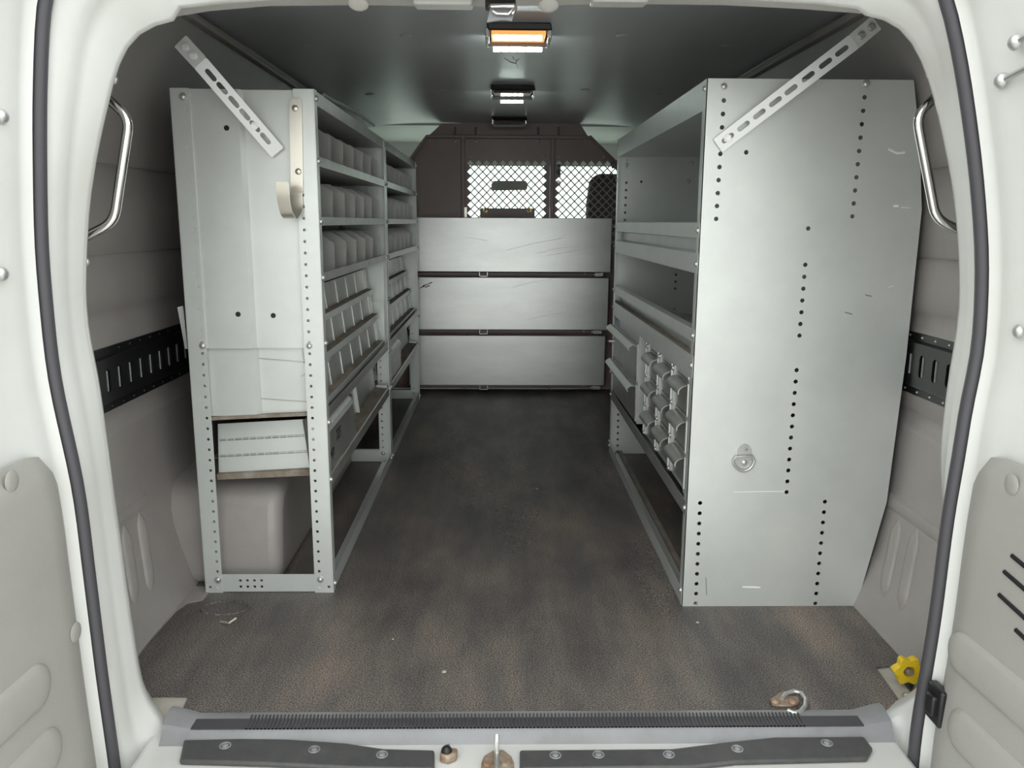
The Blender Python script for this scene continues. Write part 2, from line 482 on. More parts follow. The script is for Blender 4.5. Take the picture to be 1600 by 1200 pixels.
# ---- header strip and roof closing panel
hp = [(270, 27), (330, 17), (420, 9.5), (560, 8), (700, 10), (800, 10), (960, 6), (1130, 8), (1250, 14), (1356, 22)]
e0 = [at(x, y, 1, 1.50) for x, y in hp]
e1 = [at(x, y - 32, 1, 1.36) for x, y in hp]
e2 = [p + Vector((0, .02, .16)) for p in e0]
e0b = [Vector((CX - .72, 1.46, 1.25))] + e0 + [Vector((CX + .74, 1.46, 1.25))]
mb = MB().loft([e1, e0], False).loft([e0, e2], False)
hd = struct(obj('trim_4', mb, CREAM, smooth=30), 'cream grey header strip above the rear opening')
mb = MB()
for a, b in ((645, 738), (925, 1014)):
    p, q = at(a, -6, 1, 1.42), at(b, 7 if a < 700 else 3, 1, 1.42)
    obj('pad', MB().box(p.x, q.x, 1.42, 1.46, q.z, p.z + .01), WHITE, hd, bevel=.004)
for a in ((560, 6, 14, 5), (857, 8, 14, 4)):
    p = at(a[0], a[1], 1, 1.42); obj('plug', MB().dome(p, (0, -.5, -1), .016, .005, 16), CREAM, hd)
# roof outside (keeps the sky out)
rings = []
for Y in (1.30, 1.45, 4.0, 5.0):
    ring = [Vector((CX + t * .98, Y, 1.50 - .30 * abs(t) ** 6)) for t in [-1 + k / 8 for k in range(17)]]
    rings.append(ring + [p + Vector((0, 0, .03)) for p in reversed(ring)])
struct(obj('roof', MB().loft(rings, True, True), WHITE, smooth=60), 'white outer roof of the van')
rings = []
for sgn in (0,):
    a = [Vector((CX + t * .95, 1.30, 1.285)) for t in [-1 + k / 8 for k in range(17)]]
    b = [Vector((CX + t * .98, 1.30, 1.52 - .30 * abs(t) ** 6)) for t in [-1 + k / 8 for k in range(17)]]
    struct(obj('trim_5', MB().loft([a, b], False), WHITE), 'white roof edge above the rear opening')

# ---- sill
mb = MB().box(CX - .668, CX + .668, 1.05, 1.345, -.32, -.014)
struct(obj('trim_6', mb, WHITE, bevel=.012, seg=3), 'white painted rear sill below the load floor')
# scuff plate
xl, xr = at(261, 1130, 1, 1.335).x, at(1384, 1130, 1, 1.335).x
sp = thing('scuff_plate', 'charcoal ribbed plastic scuff plate along the rear edge of the floor', 'scuff plate', ((xl + xr) / 2, 1.32, -.01))
rings = []
for x in (xl, xl + .012, xl + .05, xl + .10, xr - .10, xr - .05, xr - .012, xr):
    up = .014 if x in (xl, xr) else (.012 if x in (xl + .012, xr - .012) else 0)
    rings.append([Vector((x, 1.366, .004 + up)), Vector((x, 1.352, .008 + up)), Vector((x, 1.316, .005 + up * .6)), Vector((x, 1.310, .001)), Vector((x, 1.294, -.014)), Vector((x, 1.30, -.0145)), Vector((x, 1.36, -.006))])
obj('plate', MB().loft(rings, True, True), SCUFF, sp, smooth=40)
GROOVE = MB(); x0g, x1g = at(386, 1136, 2, .006).x, at(1258, 1136, 2, .006).x
nr = 150
for k in range(nr + 1):
    x = x0g + (x1g - x0g) * k / nr
    GROOVE.prism([(x - .0021, 1.350, .006), (x + .0021, 1.350, .006), (x + .0012, 1.350, .0105), (x - .0012, 1.350, .0105)], (0, -.036, -.0022))
rb = obj('ribs', GROOVE, PLASTIC, sp, smooth=None); rb['kind'] = 'stuff'
obj('wear_strip', MB().box(xl + .05, xr - .05, 1.314, 1.353, .0045, .0072), SEAL, sp)
# bumper pads
ZP = -.014


def pad(name, top, bot, screws, label):
    t = thing(name, label, 'bumper pad', at(*top[0], 2, ZP))
    out = [at(x, y, 2, ZP + .010) for x, y in top] + [at(x, y, 2, ZP + .010) for x, y in bot]
    mb = MB().prism([(p.x, p.y, ZP) for p in out], (0, 0, .010))
    obj('pad', mb, PLASTIC, t, bevel=.004, seg=3)
    for s_ in screws:
        p = at(*s_, 2, ZP + .010)
        o = obj('screw', MB().tube([p + Vector((.009 * math.cos(a), .009 * math.sin(a), 0)) for a in [2 * math.pi * k / 16 for k in range(16)]], .0016, 6, True).dome(p, (0, 0, 1), .006, .0025, 12), SCUFF, t)


pad('bumper_pad', [(287, 1155), (380, 1153), (450, 1154), (540, 1160), (600, 1169), (679, 1171)], [(679, 1201), (560, 1199), (420, 1192), (280, 1188)], ((352, 1165), (491, 1171), (597, 1179)),
    'black plastic step pad with three screws, left of the striker')
pad('bumper_pad', [(812, 1171), (1050, 1169), (1130, 1159), (1210, 1151), (1350, 1150)], [(1364, 1168), (1355, 1184), (1150, 1189), (1080, 1197), (812, 1201)], ((868, 1180), (935, 1179), (1045, 1179), (1152, 1170), (1292, 1161)),
    'black plastic step pad with five screws, right of the striker')
# door striker in the middle of the sill
p = at(777, 1190, 2, ZP); t = thing('door_striker', 'worn steel door striker bolted to the middle of the sill', 'striker', p)
base = [(752, 1196), (756, 1186), (772, 1176), (786, 1176), (799, 1186), (803, 1196), (803, 1210), (752, 1210)]
obj('base', MB().prism([at(x, y, 2, ZP) for x, y in base], (0, 0, .006)), RUST, t, bevel=.0015)
q0, q1 = at(776, 1178, 2, ZP + .008), at(776, 1203, 2, ZP + .008)
obj('pin', MB().tube([q0 + Vector((0, .012, .028)), q0 + Vector((0, .004, .022)), q0, q1], .0045, 10), ZINC, t)
for x in (762, 790):
    pp = at(x, 1193, 2, ZP + .006); obj('bolt', MB().cyl(pp, pp + Vector((0, 0, .005)), .009, 6), RUST, t)
p = at(698, 1186, 2, ZP); t = thing('sill_latch', 'small greasy latch stub on the sill beside the left step pad', 'latch', p)
obj('block', MB().prism([at(x, y, 2, ZP) for x, y in ((687, 1192), (690, 1178), (702, 1172), (706, 1180), (716, 1181), (714, 1190), (700, 1196))], (0, 0, .016)), RUST, t, bevel=.004)
obj('tip', MB().dome(at(698, 1176, 2, ZP + .012), (0, -.3, 1), .010, .014), BLACK, t)

# ---- floor mat
mt = [(275, 1133), (295, 1087), (214, 1086), (150, 1086)]
o2 = [(-.579, 1.346), (-.589, 1.428), (-.700, 1.431), (-.748, 1.46), (-.745, 1.537), (-.748, 1.641), (-.744, 1.771), (-.733, 1.813), (-.702, 1.829), (-.702, 1.90), (-.748, 1.905), (-.748, 4.46), (.83, 4.46), (.84, 1.80), (.840, 1.68), (.840, 1.531), (.772, 1.521), (.762, 1.385), (.706, 1.364), (.70, 1.346)]
# grid so that the rubber can buckle softly; outline kept by plate edges
mb = MB()
holes = [ngon((-.588, 1.812), .0, 3)] if False else []
mb.plate(o2, holes, (0, 0, -.004), (1, 0, 0), (0, 1, 0), (0, 0, .004))
mo = obj('floor_mat', mb, RUBBER, smooth=None)
tag(mo, 'dusty black rubber mat covering the cargo floor', 'floor mat')
# soft buckles in the rubber
for i, (a, b, wd, hh) in enumerate((((812, 870), (800, 700), .10, .006), ((925, 640), (960, 780), .09, .007), ((700, 640), (742, 800), .10, .005), ((1010, 820), (1035, 960), .07, .004))):
    P, Q = at(*a, 2, 0), at(*b, 2, 0); d = (Q - P); s_ = Vector((-d.y, d.x, 0)).normalized(); rings = []
    for k in range(13):
        t = k / 12; e = math.sin(math.pi * t) ** 1.3
        rings.append([P + d * t + s_ * wd * u * (.3 + .7 * e) + Vector((0, 0, .0004 + hh * e * (math.cos(math.pi * u) + 1) / 2)) for u in [-1 + k2 / 6 for k2 in range(13)]])
    obj('buckle', MB().loft(rings, False), RUBBER, mo, smooth=80)
# round tie-down dent by the left unit with loose scrap
P = at(368, 958, 2, 0)
obj('tie_down_dent', MB().tube([at(352, 950, 2, .0) + Vector((.055 * math.cos(a), .034 * math.sin(a), 0)) for a in [2 * math.pi * k / 28 for k in range(28)]], .0035, 6, True), RUBBER, mo, smooth=80)
sc = MB().tube([at(344, 972, 2, .004), at(352, 973, 2, .006), at(358, 974, 2, .007), at(369, 966, 2, .012)], .0028, 6)
tag(obj('wire_scrap', sc, NICKEL), 'small bent scrap of pale metal lying on the mat', 'scrap')
for px_, py_, rr, lab in ((1090, 973, .004, 'tiny pale fleck on the mat beside the right shelving end panel'), (694, 1050, .005, 'pale crumb of debris on the mat in the middle near the sill'),
                          (839, 764, .004, 'small pale crumb on the mat in the aisle between the shelving'), (614, 999, .003, 'tiny pale fleck on the mat near the left shelving foot')):
    c = at(px_, py_, 2, .001)
    tag(obj('debris_fleck', MB().dome(c, (0, 0, 1), rr, rr * .6, 6), BEIGE), lab, 'debris')

# ---- D-ring on the floor
P = at(1229, 1098, 2, 0); t = thing('tie_down_ring', 'rusty steel tie-down ring bolted flat on the floor mat', 'tie-down ring', P)
pl = [at(x, y, 2, 0) for x, y in ((1202, 1096), (1206, 1104), (1222, 1106), (1240, 1106), (1250, 1100), (1246, 1092), (1232, 1090), (1226, 1083), (1218, 1085), (1212, 1090))]
obj('plate', MB().prism(pl, (0, 0, .005)), RUST, t, bevel=.0015)
for x, y in ((1211, 1097), (1239, 1098)): obj('bolt', MB().dome(at(x, y, 2, .005), (0, 0, 1), .0095, .007), RUST, t)
rg = [at(x, y, 2, .008) for x, y in ((1222, 1091), (1228, 1084), (1240, 1080), (1252, 1083), (1259, 1093), (1258, 1104), (1250, 1112), (1240, 1114), (1231, 1110))]
obj('ring', MB().tube(rg, .0042, 10), ZINC, t, smooth=80)
# ---- bracket and yellow knob in the right rear corner
P = at(1412, 1065, 2, 0); t = thing('jack_bracket', 'dark bracket with two bolts in the right rear floor corner', 'bracket', P)
obj('arm', MB().prism([at(x, y, 2, -.004) for x, y in ((1394, 1046), (1404, 1042), (1428, 1076), (1424, 1084))], (0, 0, .008)), BLACK, t, bevel=.001)
for x, y in ((1399, 1047), (1419, 1090)): obj('bolt', MB().cyl(at(x, y, 2, -.004), at(x, y, 2, -.004) + Vector((0, 0, .004)), .011, 14).dome(at(x, y, 2, 0), (0, 0, 1), .008, .008), ZINC, t)
P = at(1421, 1050, 1, 1.442)
kn = thing('yellow_knob', 'yellow lobed plastic knob half hidden by the right door', 'knob', P)
pts = [(P.x + (.026 + .004 * math.cos(6 * a)) * math.cos(a), P.z + (.026 + .004 * math.cos(6 * a)) * math.sin(a)) for a in [2 * math.pi * k / 48 for k in range(48)]]
obj('knob', MB().plate(pts, [ngon((P.x, P.z), .011, 16)], (0, P.y, 0), (1, 0, 0), (0, 0, 1), (0, .016, 0)), YELLOW, kn, bevel=.003, smooth=50)
obj('short_rod', MB().cyl((P.x, P.y - .006, P.z), (P.x, P.y + .03, P.z), .006, 10), RUST, kn)

# ================================================================== REAR DOORS (open)
def door(sg, label):
    """door swung open, its inner face running from the hinge post towards the outside"""
    nm = 'door_1' if sg < 0 else 'door_2'
    edge = [(x, z) for x, z in (seal[:NS] if sg < 0 else seal[::-1][:NS])]   # (x, z) from sill upwards
    edge = [(x, z) for x, z in edge if z < 1.262]
    Y1 = YS - .020

    def face(Y, z, off=0.0):
        k = 0
        while k < len(edge) - 2 and edge[k + 1][1] < z: k += 1
        (xa, za), (xb, zb) = edge[k], edge[k + 1]
        t = min(max((z - za) / max(1e-6, zb - za), 0), 1)
        return Vector((xa + (xb - xa) * t + sg * (.012 + .06 * (Y1 - Y)) - sg * off, Y, z))
    rings = []
    zs = [e[1] for e in edge]
    stations = [(Y1, .012), (Y1 - .006, .002), (Y1 - .014, 0), (Y1 - .045, 0), (Y1 - .060, -.010), (1.00, -.014), (.80, -.014), (.60, -.014), (.52, 0), (.47, 0)]
    for Y, off in stations:
        rings.append([face(Y, z, off) for z in zs])
    back = [[p + Vector((sg * .085, 0, 0)) for p in rings[i]] for i in (-1, 0)]
    allr = rings + back + [rings[0]]
    d = struct(obj(nm, MB().loft(allr, False), WHITE, smooth=50), label)
    for zi in (0, -1):
        lp = [r[zi] for r in rings] + [back[0][zi], back[1][zi]]
        o = MB(); o.add(lp, [tuple(range(len(lp)))]); obj('door_end', o, WHITE, d)
    # grey lower trim panel
    X0 = -.69 if sg < 0 else .74
    zt = .545
    pts = []
    for u, v in ((.50, -.09), (Y1 - .012, -.09), (Y1 - .012, .20), (Y1 - .018, .44), (Y1 - .030, zt - .02), (Y1 - .05, zt), (Y1 - .075, zt + .004), (1.05, zt - .004), (.50, zt - .03)):
        pts.append((u, v))
    mb = MB(); fr_, bk = [], []
    # curved sheet following the door face, triangulated in door coordinates
    nU, nV = 24, 26; grid = {}
    us = [.50 + (Y1 - .012 - .50) * i / nU for i in range(nU + 1)]
    vs, fs = [], []
    for i, u in enumerate(us):
        top = zt - .03 + .03 * min(1, max(0, (u - .5) / .6))
        if u > Y1 - .07: top = zt - .06 * ((u - (Y1 - .07)) / .058) ** 3
        for j in range(nV + 1):
            v = -.09 + (top + .09) * j / nV
            ed = min((Y1 - .012 - u) / .02, (top - v) / .02, 1)
            vs.append(face(u, v, .016 * (1 - (1 - max(ed, 0)) ** 2)))
    for i in range(nU):
        for j in range(nV):
            a = i * (nV + 1) + j; fs.append((a, a + 1, a + nV + 2, a + nV + 1))
    mb.add(vs, fs)
    tr = obj('trim_panel', mb, TRIM, d, smooth=70)

    def onface(px, py, off=.016):
        P = at(px, py, 0, X0)
        for _ in range(6):
            P = at(px, py, 0, face(P.y, P.z, off).x)
        return P
    # pressed bars running along the panel
    ends = [(70, 1062), (88, 1160)] if sg < 0 else [(1490, 1010), (1490, 1130)]
    for e in ends:
        P = onface(*e, .016); rings = []
        for k in range(22):
            dd = .036 * (1 - math.cos(math.pi / 2 * k / 11)) if k < 11 else .036 + .56 * (k - 11) / 10
            Y = P.y + .012 - dd; q_ = min(1, dd / .036); r = max(.0005, .034 * math.sqrt(max(0, 1 - (1 - q_) ** 2)))
            rings.append([face(Y, P.z + r * math.cos(a), .0155 + .010 * math.sin(a) ** .7 * (r / .034)) for a in [math.pi * q / 8 for q in range(9)]])
        obj('pressed_bar', MB().loft(rings, False), TRIM, tr, smooth=60)
    for e in ([(18, 752), (118, 988)] if sg < 0 else [(1581, 757)]):
        P = onface(*e); obj('push_plug', MB().dome(P, (-sg, 0, 0), .016, .004, 18), TRIM, tr)
    if sg > 0:
        mbv = None
        for e in ((1582, 868), (1570, 893), (1562, 929), (1588, 984)):
            P = onface(*e); o = MB()
            rg = [face(P.y - .16 * k / 6, P.z - .004 * k, .0165) for k in range(7)]
            obj('vent_slot', MB().tube(rg, .0035, 6), BLACK, tr)
        # black latch catch at the trim edge
        P = onface(1463, 1100); lt = []
        obj('catch', MB().box(P.x - .006, P.x + .01, P.y - .022, P.y + .022, P.z - .032, P.z + .032).box(P.x - .014, P.x, P.y - .012, P.y + .012, P.z - .018, P.z + .018), BLACK, tr, bevel=.004)
        for y, nmk in ((66, 0), (122, 1)):
            P = onface(1566 if nmk else 1588, y + (4 if nmk else 0), 0)
            rod = MB().tube([P, P + Vector((-.004, -.10, .012)), P + Vector((-.004, -.24, .02))], .0045, 8)
            obj('check_rod', rod, ZINC, d); obj('rod_bolt', MB().dome(P, (-1, 0, 0), .011, .010), ZINC, d)
        P = onface(1592, 518, 0); obj('rod_bolt', MB().dome(P, (-1, 0, 0), .010, .008), ZINC, d)
        # brown smear on the paint
        o = MB(); c = [onface(x, y, .0012 - .013) for x, y in ((1560, 305), (1575, 272), (1600, 278), (1598, 292), (1572, 312))]
        o.add([p for p in c], [tuple(range(len(c)))]); obj('smear', o, mat('brown_smear', (0.62, 0.52, 0.42), 0.6, var=(0.78, 0.76, 0.73), vscale=40), d)
    else:
        for e in ((3, 182), (3, 428)):
            P = onface(*e, 0); obj('rod_bolt', MB().dome(P, (1, 0, 0), .010, .008), ZINC, d)
    return d


door(-1, 'open white left rear door with grey lower trim panel')
door(1, 'open white right rear door with grey vented trim panel')

# latch hanging from the header
P = at(783, 16, 1, 1.40); t = thing('header_latch', 'black and chrome door latch hanging from the header', 'latch', P)
def hb(x0, y0, x1, y1, Y0, Y1):
    a, b = at(x0, y1, 1, Y0), at(x1, y0, 1, Y0); return MB().box(a.x, b.x, Y0, Y1, a.z, b.z)
obj('body', hb(758, -12, 806, 8, 1.40, 1.44), BLACK, t, bevel=.003)
obj('plate', MB().prism([at(x, y, 1, 1.395) for x, y in ((767, 8), (808, 8), (800, 33), (784, 31), (760, 35))], (0, .006, 0)), SCUFF, t, bevel=.001)
obj('striker_bar', MB().tube([at(x, y, 1, 1.385) for x, y in ((766, 12), (767, 9), (803, 9), (806, 12), (800, 22))], .0035, 8), CHROME, t, smooth=80)
obj('hook_bar', MB().tube([at(x, y, 1, 1.388) for x, y in ((770, 17), (776, 21), (794, 22), (802, 15))], .003, 8), CHROME, t, smooth=80)

# ================================================================== GRAB HANDLES
def handle(pts, Y, label):
    P = [at(x, y, 1, Y) for x, y in pts]
    # round the corners
    path = [P[0]]
    for a, b, c in zip(P, P[1:], P[2:]):
        for k in range(6):
            t = k / 5; p0 = b + (a - b).normalized() * .022; p2 = b + (c - b).normalized() * .022
            path.append(p0 * (1 - t) ** 2 + b * 2 * t * (1 - t) + p2 * t * t)
    path.append(P[-1])
    t = thing('grab_handle', label, 'grab handle', P[-1])
    obj('bar', MB().tube(path, .0085, 12), CHROME, t, smooth=80)
    for p in (path[0], path[-1]): obj('foot', MB().cyl(p + Vector((0, -.004, 0)), p + Vector((0, .012, 0)), .014, 14), CHROME, t)


handle([(152, 140), (202, 184), (178, 347), (118, 378)], 1.43, 'chrome grab handle on the left rear door post')
handle([(1482, 133), (1432, 180), (1462, 342), (1520, 370)], 1.43, 'chrome grab handle on the right rear door post')
for x, y in ((177, 124), (1453, 115), (133, 409), (1508, 397)):
    P = at(x, y, 1, 1.42); tag(obj('post_screw', MB().dome(P, (0, -1, 0), .008, .006), ZINC), 'small screw head beside the %s end of the %s grab handle' % ('upper' if y < 200 else 'lower', 'left' if x < 800 else 'right'), 'screw')

# ================================================================== CARGO TRACK
def track(sg, y0, y1, z0, z1, first, n, label):
    X = CX + sg * .884; t = thing('cargo_track', label, 'cargo track', (X, (y0 + y1) / 2, z0))
    holes = []; pitch = .0545; zc = (z0 + z1) / 2
    ys = [first + pitch * k for k in range(n)]
    for y in ys: holes.append(slot((y, zc), (0, 1), .016, .009))
    mb = MB().plate([(y0, zc - .047), (y1, zc - .047), (y1, zc + .047), (y0, zc + .047)], holes, (X - sg * .012, 0, 0), (0, 1, 0), (0, 0, 1), (sg * .003, 0, 0))
    mb.strip([(X - sg * .012, zc + .047), (X - sg * .002, zc + .052), (X - sg * .002, z1)], y0, y1, .002)
    mb.strip([(X - sg * .002, z0), (X - sg * .002, zc - .052), (X - sg * .012, zc - .047)], y0, y1, .002)
    obj('rail', mb, BLACK, t)
    obj('rail_back', MB().box(*sorted((X - sg * .004, X - sg * .0008)), y0, y1, z0, z1), BLACK, t)
    for y in ys:
        obj('slot_pin', MB().tube([(X - sg * .0125, y - .008, zc - .022), (X - sg * .0125, y - .008, zc + .022)], .0022, 6), SCUFF, t)
        for z in (z0 + .008, z1 - .008): inst('screw', SCREWT[sg], (X - sg * .004, y + .02, z), t)


SCREWT = {-1: meshof(MB().dome((0, 0, 0), (1, 0, 0), .0028, .003, 8), 'screw', BLACK), 1: meshof(MB().dome((0, 0, 0), (-1, 0, 0), .0030, .003, 8), 'screw', ZINC)}
track(-1, 1.45, 4.30, .486, .622, 1.668 - .0545 * 3, 51, 'black slotted cargo track along the left wall')
track(1, 1.45, 4.30, .515, .652, 1.688 - .0545 * 3, 51, 'black slotted cargo track along the right wall')

# ================================================================== DOME LIGHTS
def dome_light(px, py, Y, lit, chips, label):
    P = at(px, py, 1, Y); x = CX + .004; zc = 1.384
    t = thing('dome_light', label, 'dome light', (x, Y, zc)); w = .082
    obj('housing', MB().prism([(x - w, Y - .085, zc), (x - w + .004, Y - .075, zc - .016), (x - w + .004, Y + .06, zc - .022), (x - w, Y + .07, zc)], (2 * w, 0, 0)), BLACK, t, bevel=.003)
    lens = MB().prism([(x - w + .012, Y - .070, zc - .016), (x - w + .012, Y - .064, zc - .024), (x - w + .012, Y + .020, zc - .027), (x - w + .012, Y + .025, zc - .017)], (2 * w - .024, 0, 0))
    obj('lens', lens, AMBER if lit else DARKLENS, t, bevel=.002)
    obj('bezel_bar', MB().box(x - w + .003, x + w - .003, Y + .026, Y + .036, zc - .036, zc - .014), SCUFF, t, bevel=.002)
    for s_ in (-1, 1): obj('bezel_side', MB().box(x + s_ * (w - .002) - .005, x + s_ * (w - .002) + .005, Y - .072, Y + .052, zc - .034, zc - .010), CHROME, t, bevel=.002)
    n = 6; wd = (2 * w - .030) / n
    for k in chips:
        xa = x - w + .015 + wd * k
        obj('led', MB().prism([(xa + .0015, Y + .037, zc - .018), (xa + .0015, Y + .040, zc - .044), (xa + .0015, Y + .055, zc - .044), (xa + .0015, Y + .055, zc - .018)], (wd - .003, 0, 0)), LED, t, bevel=.001)
    return t


dome_light(804, 52, 2.30, True, range(6), 'dome light with glowing amber lens, nearest the rear doors')
dome_light(803, 140, 3.28, False, (1, 2, 3, 4), 'dome light with dark lens in the middle of the ceiling')
dome_light(800, 187, 4.20, False, (), 'small dome light at the ceiling edge above the partition')

# ================================================================== LEFT SHELVING UNITS
XI, XO = -.3995, -.7104
LY0, LLEN = 1.870, 1.112
H = 1.168


def left_unit(label):
    y0, y1 = LY0, LY0 + LLEN
    t = thing('shelving_unit', label, 'shelving', ((XI + XO) / 2, y0, 0), 'grey shelving along the left wall')
    pw = .046
    for ye, dy in ((y0, 1), (y1, -1)):
        for x0, x1, xh, xf in ((XI - pw, XI, XI - .034, XI), (XO, XO + pw - .004, XO + .032, XO)):
            z = .030; hs = []
            while z < H - .03:
                hs.append(ngon((xh, z), .0036, 7)); z += .0254
            hs += [ngon((x0 + .012, .015), .0036, 7), ngon((x1 - .012, .015), .0036, 7)]
            mb = MB().plate([(x0, 0), (x1, 0), (x1, H), (x0, H)], hs, (0, ye, 0), (1, 0, 0), (0, 0, 1), (0, dy * .0018, 0))
            s_ = -1 if xf == XI else 1
            mb.box(*sorted((xf, xf + s_ * .0018)), *sorted((ye, ye + dy * .024)), 0, H)
            obj('post', mb, PAINT, t)
        # foot rail between the posts
        hs = [ngon((XO + .085 + .017 * i, zz), .0036, 7) for i in range(4) for zz in (.015, .031)]
        obj('foot_rail', MB().plate([(XO + .02, .002), (XI - .02, .002), (XI - .02, .047), (XO + .02, .047)], hs, (0, ye + dy * .002, 0), (1, 0, 0), (0, 0, 1), (0, dy * .0015, 0)), PAINT, t)
        # upper end sheet with a soft fold, lower end sheet behind it
        yf = lambda a: ye + dy * a
        hs = []
        ring = [(XO + .012, .0035), (-.566, .0035), (-.556, .012), (-.545, .0125), (XI - .012, .0125)]
        def sheet(z0, z1, dd, nm):
            mb = MB(); a = [Vector((x, yf(o + dd), z0)) for x, o in ring]; b = [Vector((x, yf(o + dd), z1)) for x, o in ring]
            c = [p + Vector((0, dy * .0015, 0)) for p in a]; d = [p + Vector((0, dy * .0015, 0)) for p in b]
            mb.loft([a, b, d, c, a], False); return obj(nm, mb, PAINT, t)
        sheet(.600, H - .001, 0, 'end_panel')
        sheet(.438, .606, .012, 'lower_end_panel')
    # dark punched holes of the near end sheet
    for px, py, yo in ((354, 200, .003), (372, 491, .003), (427, 493, .012)):
        P = at(px, py, 1, y0 + yo); obj('hole', MB().cyl((P.x, y0 + yo - .0006, P.z), (P.x, y0 + yo + .001, P.z), .006, 10), BLACK, t)
    # brown stained flange under the end sheet
    obj('flange', MB().prism([(XO + .03, y0 + .012, .428), (XI - .035, y0 + .012, .440), (XI - .035, y0 + .012, .448), (XO + .03, y0 + .012, .436)], (0, .02, 0)), DUSTY, t)
    # hinged end board of the lowest tray
    hb_ = obj('hinged_board', MB().prism([(XO + .03, y0 + .06, .286), (XI - .035, y0 + .06, .300), (XI - .035, y0 + .075, .418), (XO + .03, y0 + .075, .404)], (0, .002, 0)), PAINT, t)
    for z in (.365, .326):
        mb = MB(); n = 13; x0, x1 = XO + .035, XI - .04
        for k in range(n):
            xa, xb = x0 + (x1 - x0) * k / n, x0 + (x1 - x0) * (k + .88) / n
            yy = y0 + .060 + .015 * (z - .286) / .118 - .001
            mb.cyl((xa, yy, z + .014 * k / n), (xb, yy, z + .014 * (k + .88) / n), .0028, 8)
        obj('hinge', mb, ZINC, hb_)
    obj('lip', MB().prism([(XO + .03, y0 + .045, .272), (XI - .035, y0 + .045, .284), (XI - .035, y0 + .045, .300), (XO + .03, y0 + .045, .286)], (0, .018, 0)), DUSTY, t)
    # back sheet
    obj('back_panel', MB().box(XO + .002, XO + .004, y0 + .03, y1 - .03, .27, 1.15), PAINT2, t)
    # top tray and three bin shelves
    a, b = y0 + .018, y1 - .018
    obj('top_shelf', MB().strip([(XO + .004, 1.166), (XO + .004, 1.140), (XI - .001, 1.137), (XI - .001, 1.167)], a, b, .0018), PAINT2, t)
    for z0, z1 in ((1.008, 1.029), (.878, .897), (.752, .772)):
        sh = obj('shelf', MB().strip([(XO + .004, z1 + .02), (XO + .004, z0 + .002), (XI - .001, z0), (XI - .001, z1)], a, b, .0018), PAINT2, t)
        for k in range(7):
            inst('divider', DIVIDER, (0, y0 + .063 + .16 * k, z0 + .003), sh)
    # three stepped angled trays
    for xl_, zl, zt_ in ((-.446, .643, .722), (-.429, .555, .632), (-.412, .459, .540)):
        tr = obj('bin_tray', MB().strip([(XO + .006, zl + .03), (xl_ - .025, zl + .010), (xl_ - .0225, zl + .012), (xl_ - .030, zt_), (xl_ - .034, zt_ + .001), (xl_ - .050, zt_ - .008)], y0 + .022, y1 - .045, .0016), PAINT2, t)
        obj('ledge', MB().strip([(xl_ - .026, zl + .009), (xl_ - .002, zl + .006)], y0 + .022, y1 - .042, .0016), DUSTY, tr)
        obj('front_lip', MB().strip([(xl_ - .008, zl - .008), (xl_, zl - .008), (xl_, zl + .009), (xl_ - .002, zl + .0095)], y0 + .022, y1 - .040, .0014), PAINT, tr)
        for k in range(7):
            y = y0 + .05 + .16 * k + (.02 if zl < .5 else 0)
            if y > y1 - .06: continue
            inst('rib', RIB, (xl_, y, zl), tr)
        inst('rib', RIB2, (xl_, y1 - .046, zl), tr)
        obj('label_lip', MB().box(xl_ - .033, xl_ - .027, y0 + .06, y0 + .26, zt_ - .010, zt_ + .001), PAINT, tr)
    a2, b2 = y0 + .003, y1 - .003
    obj('beam', MB().strip([(XI - .03, .440), (XI - .001, .432), (XI - .001, .457)], a, b, .0018), PAINT2, t)
    # lowest tray: drop-front drawer near the door, open bin behind
    obj('bin_face', MB().strip([(XI - .048, .295), (XI - .062, .425)], y0 + .02, y1 - .05, .0016), PAINT2, t)
    obj('bin_ledge', MB().strip([(XO + .006, .315), (XI - .055, .296), (XI - .003, .290)], y0 + .085, y1 - .018, .0016), DUSTY, t)
    inst('rib', RIB3, (XI - .047, y0 + .66, .296), t)
    dr = obj('drawer', MB().strip([(XI - .012, .292), (XI - .008, .292), (XI - .016, .405), (XI - .030, .412)], y0 + .022, y0 + .42, .0016), PAINT2, t)
    obj('handle_flap', MB().strip([(XI - .034, .420), (XI - .022, .424), (XI - .004, .410), (XI - .001, .398)], y0 + .022, y0 + .34, .0014), PAINT, dr)
    obj('lower_beam', MB().strip([(XI - .025, .258), (XI - .001, .262), (XI - .001, .291), (XI - .004, .293)], a, b, .0018), PAINT2, t)
    obj('bin_clip', MB().box(XI - .045, XI - .006, y1 - .05, y1 - .035, .293, .303), PAINT, t)
    # foot rail along the aisle
    obj('bottom_rail', MB().strip([(XI - .035, .003), (XI - .001, .003), (XI - .001, .040)], a, b, .002), PAINT, t)
    obj('rear_rail', MB().strip([(XO + .035, .003), (XO + .003, .003), (XO + .003, .040)], a, b, .002), PAINT, t)
    # bolts
    for z in (1.150, 1.018, .887, .762, .612, .424, .284, .020):
        for y in (y0 + .012, y1 - .012): inst('bolt', BOLT_XP, (XI, y, z), t)
    for x, z in ((XO + .032, .034), (XI - .032, .034), (XO + .034, .607), (XI - .034, .607), (XO + .028, 1.150)):
        inst('bolt', BOLT_Y, (x, y0, z), t); inst('bolt', BOLT_Y, (x, y1 - .004, z), t)
    return t


def sheetmesh(poly, name, m, th=.0014):
    return meshof(MB().prism([(x, -th / 2, z) for x, z in poly], (0, th, 0)), name, m)


